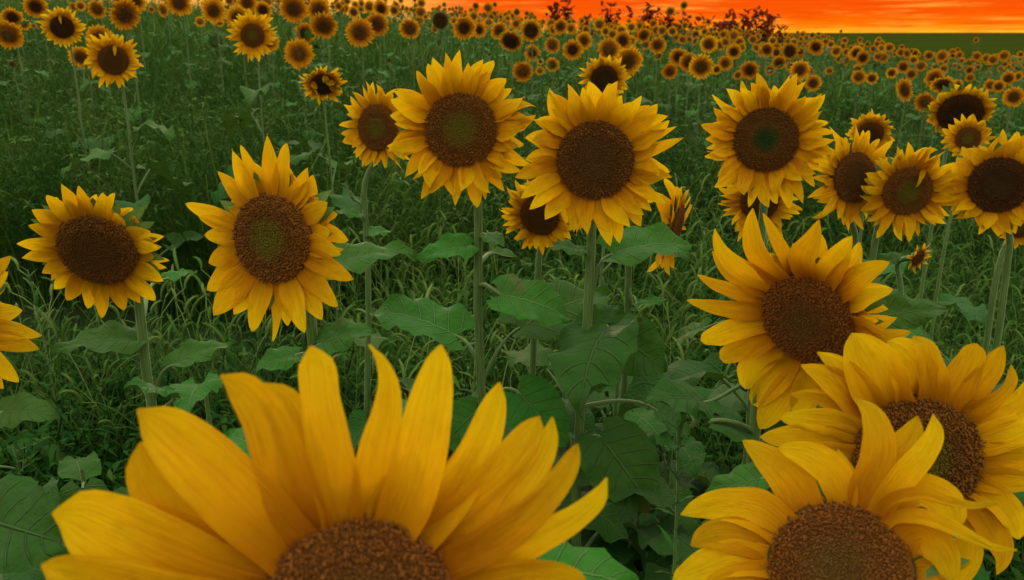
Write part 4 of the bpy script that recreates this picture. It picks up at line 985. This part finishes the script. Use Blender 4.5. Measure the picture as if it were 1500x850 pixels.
# tall grass stand: left half beyond 4.6 m, everywhere beyond 7 m
X, Y, px = ground_pts(150000, 3.7, 16, -120, 1620, 0.35)
edge = 4.15 + 0.3 * clump_noise(X, Y, 2.0, 3) + np.clip((px - 600) / 300, 0, 1) * 1.6
k = Y > edge; X, Y, px = X[k], Y[k], px[k]
cn = clump_noise(X, Y, 3.0, 9)
hh = (0.80 + .14 * np.clip((560 - px) / 100, 0, 1) + .20 * cn + RNG.normal(0, .13, len(X))) * (1 - .18 * np.clip((px - 700) / 300, 0, 1)); hh = np.clip(hh, .15, 1.2) * RNG.uniform(.55, 1, len(hh))
wd = RNG.uniform(.002, .006, len(X)) * (1 + .09 * (Y - 4))
A1 = blades(P3(X, Y), hh, wd, np.abs(RNG.normal(.45, .45, len(X))), RNG.uniform(0, 6.28, len(X)), 5, 2.0, u=np.clip(.52 + .45 * clump_noise(X, Y, 5.0, 21) + RNG.normal(0, .22, len(X)), 0, .98))
TS = RNG.permutation(len(X))[:2500]
A2 = blades(P3(X[TS], Y[TS]), hh[TS] * RNG.uniform(.8, 1.15, 2500), RNG.uniform(.003, .004, 2500), np.abs(RNG.normal(.12, .12, 2500)), RNG.uniform(0, 6.28, 2500), 5, 2.4, u=RNG.uniform(.75, .96, 2500), thin=-.2)
V, Q, U, mi = merge([A1, A2])
tag(obj('tall_grass', np_mesh('tall_grass', V, Q, [M_TALL], U)), 'tall dark green meadow grass filling the gap behind the near flowers', 'grass', kind='stuff')
# far grass between the rows
X, Y, px = ground_pts(70000, 13, 38, -80, 1600, 0.6)
k = np.array([True] * len(X)); lim = np.where(px < 1180, 40, 40 - (px - 1180) / 320 * 12); k = Y < lim; X, Y = X[k], Y[k]
A = blades(P3(X, Y), RNG.uniform(.45, 1.12, len(X)), RNG.uniform(.015, .05, len(X)), np.abs(RNG.normal(.25, .3, len(X))), RNG.uniform(0, 6.28, len(X)), 3)
V, Q, U, mi = merge([A])
tag(obj('field_grass', np_mesh('field_grass', V, Q, [M_WEED], U)), 'green undergrowth between the back rows of sunflowers', 'grass', kind='stuff')

# low weeds, herbs and foxtail grass nearer the camera
def herb_template(rg, h=.35, nl=16, ll=.06, wr=.22):
    parts = []
    for b in range(rg.randrange(2, 4)):
        a = rg.uniform(0, 6.28); ln = rg.uniform(.1, .6); e = np.array([math.cos(a) * ln * h, math.sin(a) * ln * h, h * rg.uniform(.7, 1)])
        st = bez((0, 0, 0), (0, 0, h * .4), e * .8, e, 7)
        V, Q, U = tube(st, .0022, 4); parts.append((V, Q, np.full((len(V), 2), .9), 0))
        for j in range(nl // 2):
            p = st[rg.randrange(1, 7)]; aa = rg.uniform(0, 6.28); up = rg.uniform(-.3, .9); l = ll * rg.uniform(.6, 1.5); w = l * wr
            d = np.array([math.cos(aa) * math.cos(up), math.sin(aa) * math.cos(up), math.sin(up)]); sd = np.array([-math.sin(aa), math.cos(aa), rg.uniform(-.4, .4)])
            dn = np.array([0, 0, -.35 * l])
            P = np.array([p, p, p + d * l * .4 - sd * w, p + d * l * .4 + sd * w, p + d * l * .75 - sd * w * .6 + dn * .5, p + d * l * .75 + sd * w * .6 + dn * .5, p + d * l + dn, p + d * l + dn])
            parts.append((P, grid_q(4, 2), np.tile([[rg.random(), .5]], (8, 1)), 0))
    V, Q, U, m = merge(parts); return V, Q, U
def inst(templates, X, Y, sc_, tilt=0.15):
    outV, outQ, outU, o = [], [], [], 0
    which = RNG.integers(0, len(templates), len(X)); Z = H(X, Y)
    for ti, (V, Q, U) in enumerate(templates):
        idx = np.where(which == ti)[0]; n = len(idx)
        if not n: continue
        a = RNG.uniform(0, 6.28, n); s = sc_[idx]; c, si = np.cos(a) * s, np.sin(a) * s
        x = V[None, :, 0] * c[:, None] - V[None, :, 1] * si[:, None]; y = V[None, :, 0] * si[:, None] + V[None, :, 1] * c[:, None]; z = V[None, :, 2] * s[:, None]
        tx, ty = RNG.normal(0, tilt, n), RNG.normal(0, tilt, n)
        x = x + z * tx[:, None] + X[idx][:, None]; y = y + z * ty[:, None] + Y[idx][:, None]; z = z + Z[idx][:, None] - .01
        outV.append(np.stack([x, y, z], -1).reshape(-1, 3))
        outQ.append((Q[None] + (np.arange(n) * len(V))[:, None, None]).reshape(-1, 4) + o)
        du = RNG.uniform(-.25, .25, n); UU = np.repeat(U[None], n, 0).copy(); UU[..., 0] = np.clip(UU[..., 0] * .7 + .15 + du[:, None], 0, 1); outU.append(UU.reshape(-1, 2))
        o += n * len(V)
    return np.concatenate(outV), np.concatenate(outQ), np.concatenate(outU), 0
tr = random.Random(3)
herbs = [herb_template(tr, tr.uniform(.28, .5), tr.randrange(16, 30), tr.uniform(.035, .075), tr.uniform(.10, .22)) for _ in range(9)]
fern = [herb_template(tr, tr.uniform(.3, .5), 44, .028, .16) for _ in range(5)]
tallf = [herb_template(tr, tr.uniform(.75, 1.0), 70, .045, .13) for _ in range(6)]
def foxtail(rg, h=.55):
    a = rg.uniform(0, 6.28); ln = rg.uniform(.15, .45) * h; e = np.array([math.cos(a) * ln, math.sin(a) * ln, h])
    st = bez((0, 0, 0), (0, 0, h * .5), e * [.5, .5, .95], e, 9)
    V, Q, U = tube(st, .0016, 4); parts = [(V, Q, np.full((len(V), 2), .95), 0)]
    d = (e * [1, 1, .2]); L = rg.uniform(.05, .09); hd = bez(e, e + [0, 0, L * .5], e + d / (np.linalg.norm(d) + 1e-6) * L * .5 + [0, 0, L * .6], e + d / (np.linalg.norm(d) + 1e-6) * L * .9 + [0, 0, L * .35], 10)
    V, Q, U = tube(hd, .0045 * np.sin(np.linspace(.35, 3.0, 10)) + .001, 6); parts.append((V, Q, np.full((len(V), 2), .8), 0))
    for j in range(70):                              # bristles
        p = hd[rg.randrange(0, 10)]; v = np.array([rg.gauss(0, 1), rg.gauss(0, 1), rg.gauss(.5, 1)]); v /= np.linalg.norm(v); l = rg.uniform(.007, .013); s = np.cross(v, [0.3, .5, .8]) * .0006
        parts.append((np.array([p - s, p + s, p + v * l - s * .2, p + v * l + s * .2]), grid_q(2, 2), np.full((4, 2), 1.0), 0))
    for j in range(4):
        p = st[rg.randrange(0, 5)]; aa = rg.uniform(0, 6.28); l = rg.uniform(.12, .24); tt = np.linspace(0, 1, 5); dd = np.array([math.cos(aa), math.sin(aa), 0])
        c = p + dd * (l * tt[:, None] * .7) + np.array([0, 0, 1]) * (l * (tt - .8 * tt ** 2.2))[:, None]; sd = np.array([-math.sin(aa), math.cos(aa), 0]) * (.004 * (1 - tt ** 2))[:, None]
        parts.append((np.stack([c - sd, c + sd], 1).reshape(-1, 3), grid_q(5, 2), np.full((10, 2), .5), 0))
    V, Q, U, m = merge(parts); return V, Q, U
fox = [foxtail(tr, tr.uniform(.42, .75)) for _ in range(8)]

X, Y, px = ground_pts(5500, 1.6, 9.5, -150, 1650, 0.55); k = ~((px < 600) & (Y > 3.1)); X, Y, px = X[k], Y[k], px[k]
A = inst(herbs, X, Y, RNG.uniform(.6, 1.25, len(X)))
X, Y, px = ground_pts(4200, 2.0, 9.5, -150, 1650, 0.6); k = ~((px < 600) & (Y > 3.15)); X, Y, px = X[k], Y[k], px[k]
B = inst(fern, X, Y, RNG.uniform(.7, 1.3, len(X)))
X, Y, px = ground_pts(5200, 4.0, 14, -120, 1600, 0.4); k = Y > 4.3 + np.clip((px - 600) / 300, 0, 1) * 1.4; X, Y, px = X[k], Y[k], px[k]
B2 = inst(tallf, X, Y, RNG.uniform(.7, 1.15, len(X)))
V, Q, U, mi = merge([B2])
tag(obj('feathery_weeds', np_mesh('feathery_weeds', V, Q, [M_FEATH], U)), 'tall feathery weeds mixed through the meadow grass behind the near flowers', 'weeds', kind='stuff')
V, Q, U, mi = merge([A, B])
tag(obj('low_weeds', np_mesh('low_weeds', V, Q, [M_HERB], U)), 'dense low leafy weeds covering the soil between the near flowers', 'weeds', kind='stuff')
X, Y, px = ground_pts(4300, 2.3, 7.5, -100, 1600, 0.7); k = ~((px < 480) & (Y > 3.2)); X, Y, px = X[k], Y[k], px[k]
A = inst(fox, X, Y, RNG.uniform(.7, 1.15, len(X)))
X, Y, px = ground_pts(50000, 1.6, 8.5, -150, 1650, 0.5); k = ~((px < 520) & (Y > 3.2)); X, Y, px = X[k], Y[k], px[k]
B = blades(P3(X, Y), RNG.uniform(.12, .45, len(X)), RNG.uniform(.003, .007, len(X)), np.abs(RNG.normal(.5, .4, len(X))), RNG.uniform(0, 6.28, len(X)), 5, 1.7)
V, Q, U, mi = merge([A, B])
tag(obj('foxtail_grass', np_mesh('foxtail_grass', V, Q, [M_WEED], U)), 'loose foxtail grass with bristly bent seed heads among the weeds', 'grass', kind='stuff')

# young leafy plants without a flower, lower part of the picture
def leafy_plant(px, py, depth, n, label, size=(.14, .24), seed=0):
    random.seed(seed + 400)
    top = at(px, py, depth); g = Hf(top.x, top.y) - .01; h = top.z - g
    root = bpy.data.objects.new('young_sunflower', None); COL.objects.link(root); root.location = (top.x, top.y, g); root.empty_display_size = .1
    tag(root, label, 'young sunflower', 'leafy sunflower plants without a flower')
    pts = bez((0, 0, 0), (.01, .01, h * .4), (-.01, .01, h * .8), (.0, .0, h), 10); V, Q, U = tube(pts, np.linspace(.009, .005, 10), 8); U[:, 1] *= 6
    obj('stem', np_mesh('stem', V, Q, [M_STEM], U), root)
    for i in range(n):
        z = h * (.3 + .7 * (i + .5) / n); s = random.uniform(*size) * (1.15 - .4 * i / n)
        obj('leaf', random.choice(LEAF_MD if i < n * .6 else LEAF_M), root, Matrix.Translation((0, 0, z)) @ Matrix.Rotation(i * 2.4 + random.uniform(0, 1), 4, 'Z') @ Matrix.Diagonal((s, s, s, 1)))
for i, (a, b, d, n, lab) in enumerate([
    (905, 560, 2.1, 9, 'leafy plant without bloom directly right of the wide centre bloom stem, upper one'), (640, 600, 2.0, 8, 'leafy plant without bloom left of the tall centre bloom stem'), (830, 500, 2.3, 9, 'leafy plant without bloom behind and between the two large centre blooms'),
    (985, 640, 1.9, 8, 'leafy plant without bloom, dark leaves right of the wide centre bloom stem'), (780, 690, 1.8, 7, 'leafy plant without bloom low between the two centre stems'),
    (120, 690, 1.9, 8, 'leafy plant without bloom in the shade at lower left'), (1010, 760, 1.6, 7, 'leafy plant without bloom beside the lower right sunflower'),
    (300, 560, 2.2, 8, 'leafy plant without bloom between the two left sunflowers'), (560, 540, 2.2, 7, 'leafy plant without bloom between the left oval bloom and the centre stem'),
    (1400, 520, 2.6, 7, 'leafy plant without bloom in the weeds under the right edge blooms'), (20, 650, 2.4, 6, 'leafy plant without bloom at the left edge'),
    (700, 780, 1.5, 6, 'leafy plant without bloom just behind the huge foreground petals')]): leafy_plant(a, b, d, n, lab, seed=i)
# slender weed at lower centre right
def slender(px, ytop, ybot, depth, label, seed=0):
    rg = random.Random(seed); top = at(px, ytop, depth); bx, by = top.x + .01, top.y; g = Hf(bx, by); h = top.z - g
    root = bpy.data.objects.new('slender_weed', None); COL.objects.link(root); root.location = (bx, by, g); root.empty_display_size = .1
    tag(root, label, 'weed'); st = bez((0, 0, 0), (.0, .0, h * .4), (.01, .0, h * .8), (-.01, 0, h), 12)
    V, Q, U = tube(st, np.linspace(.004, .002, 12), 6); obj('stem', np_mesh('stem', V, Q, [M_STEM], U), root)
    for j in range(26):
        z = h * (.35 + .65 * j / 26); i = min(10, int(z / h * 11)); p = st[i] + (st[i + 1] - st[i]) * (z / h * 11 - i); aa = j * 2.4; l = rg.uniform(.05, .09) * (1.2 - .6 * j / 26)
        V, Q, U = leaf_arrays(.9, .3, .10, .02, 7, 3, j); M = np.array(Matrix.Rotation(aa, 3, 'Z') @ Matrix.Rotation(-rg.uniform(.3, .9), 3, 'Y')); obj('leaf', np_mesh('leaf', V @ M.T * l + p, Q, [M_LEAF], U), root)
slender(992, 618, 850, 1.35, 'slender upright weed with narrow leaves standing between the foreground bloom and lower right bloom', 1)
slender(40, 395, 500, 2.6, 'thin arching seed stalk behind the leftmost near flower', 2)

# ------------------------------------------------------------------ ground
gx = np.concatenate([-np.geomspace(3000, 12, 40), np.linspace(-11, 11, 60), np.geomspace(12, 3000, 40)])
gy = np.concatenate([[-400, -100, -30, -10, -4], np.linspace(-2, 40, 120), np.linspace(41, 120, 50), np.linspace(124, 460, 90), np.geomspace(480, 5000, 20)])
GX, GY = np.meshgrid(gx, gy, indexing='ij'); V = np.stack([GX, GY, H(GX, GY)], -1).reshape(-1, 3)
tag(obj('ground', np_mesh('ground', V, grid_q(len(gx), len(gy))[:, ::-1], [M_GROUND])), 'rolling field ground with green far hill', None, kind='structure')

# ------------------------------------------------------------------ world
w = bpy.data.worlds.new('World'); sc.world = w; w.use_nodes = True
s = NT('', world=w)
SUN_AZ = R_(-12); SUN_EL = R_(3)
sky = s.n('ShaderNodeTexSky', sky_type='NISHITA', sun_disc=False, sun_elevation=SUN_EL, sun_rotation=SUN_AZ)
tc = s.n('ShaderNodeTexCoord'); nrm = s.n('ShaderNodeVectorMath', operation='NORMALIZE'); s.l(tc.outputs['Generated'], nrm.inputs[0])
sep = s.n('ShaderNodeSeparateXYZ'); s.l(nrm.outputs[0], sep.inputs[0]); x, y, z = sep.outputs
az = s.math('ARCTAN2', x, y)
c = s.n('ShaderNodeCombineXYZ'); s.l(s.math('MULTIPLY', az, 5.0), c.inputs[0]); s.l(s.math('MULTIPLY', z, 70.0), c.inputs[1])
nz = s.noise(c.outputs[0], 1.6, 6, 0.6)
c2 = s.n('ShaderNodeCombineXYZ'); s.l(s.math('MULTIPLY', az, 14.0), c2.inputs[0]); s.l(s.math('MULTIPLY', z, 260.0), c2.inputs[1])
nz2 = s.noise(c2.outputs[0], 1.2, 5, 0.6)
grad = s.ramp(s.math('MULTIPLY', z, 10.0), [(0.0, (1.0, 0.58, 0.045)), (0.035, (1.0, 0.46, 0.014)), (0.10, (1.0, 0.20, 0.001)), (0.22, (1.0, 0.105, 0.001)), (0.55, (0.9, 0.075, 0.004)), (1.0, (0.55, 0.12, 0.06))])
st = s.math('MULTIPLY', s.smooth(nz, 0.47, 0.68), 0.9)
grad = s.mix(st, grad, (1.0, 0.36, 0.03))
grad = s.mix(s.math('MULTIPLY', s.smooth(nz2, 0.45, 0.65), 0.45), grad, (0.88, 0.065, 0.0))
glow = s.math('MULTIPLY', s.smooth(az, -0.02, -0.17), s.math('SUBTRACT', 1.0, s.smooth(z, 0.03, 0.065)))
grad = s.mix(s.math('MULTIPLY', glow, 0.8), grad, (1.1, 0.62, 0.10))
up = s.mix(s.smooth(z, 0.12, 0.75), (1.15, 0.88, 0.62), (2.25, 2.25, 1.85))       # high cloud deck
nsk = s.n('ShaderNodeVectorMath', operation='SCALE'); s.l(sky.outputs[0], nsk.inputs[0]); nsk.inputs['Scale'].default_value = 0.08
upn = s.mix(0.12, up, nsk.outputs[0])
band = s.math('MULTIPLY', s.math('SUBTRACT', 1.0, s.smooth(z, 0.07, 0.26)), s.math('SUBTRACT', 1.0, s.smooth(s.math('ABSOLUTE', az), 0.9, 1.9)))
fin = s.mix(band, upn, grad)
bg = s.n('ShaderNodeBackground'); s.l(fin, bg.inputs[0]); bg.inputs[1].default_value = 1.0
o = s.n('ShaderNodeOutputWorld'); s.l(bg.outputs[0], o.inputs[0])

sun = bpy.data.lights.new('sun', 'SUN'); sun.energy = 1.3; sun.angle = R_(12); sun.color = (1.0, 0.68, 0.38)
so = bpy.data.objects.new('sun', sun); COL.objects.link(so)
sd = Vector((math.sin(SUN_AZ) * math.cos(R_(7)), math.cos(SUN_AZ) * math.cos(R_(7)), math.sin(R_(7))))
so.rotation_euler = sd.to_track_quat('Z', 'Y').to_euler()

# ------------------------------------------------------------------ camera
cam = bpy.data.cameras.new('camera'); cam.sensor_width = 36; cam.lens = 36 * F / 1500; cam.clip_start = 0.02; cam.clip_end = 8000
cam.dof.use_dof = True; cam.dof.focus_distance = 1.6; cam.dof.aperture_fstop = 8
co = bpy.data.objects.new('camera', cam); COL.objects.link(co); co.location = CAM; co.rotation_euler = (math.pi / 2 - PITCH, 0, 0)
sc.camera = co
sc.view_settings.view_transform = 'Standard'; sc.view_settings.look = 'None'; sc.view_settings.exposure = 0.0; sc.view_settings.gamma = 1.0
sc.cycles.use_denoising = True; sc.cycles.max_bounces = 6; sc.cycles.transmission_bounces = 4; sc.cycles.diffuse_bounces = 3

for o_ in bpy.data.objects:
    if not o_.parent and o_.get('label') and len(o_['label'].split()) > 16: print('LONG', o_.name, o_['label'])
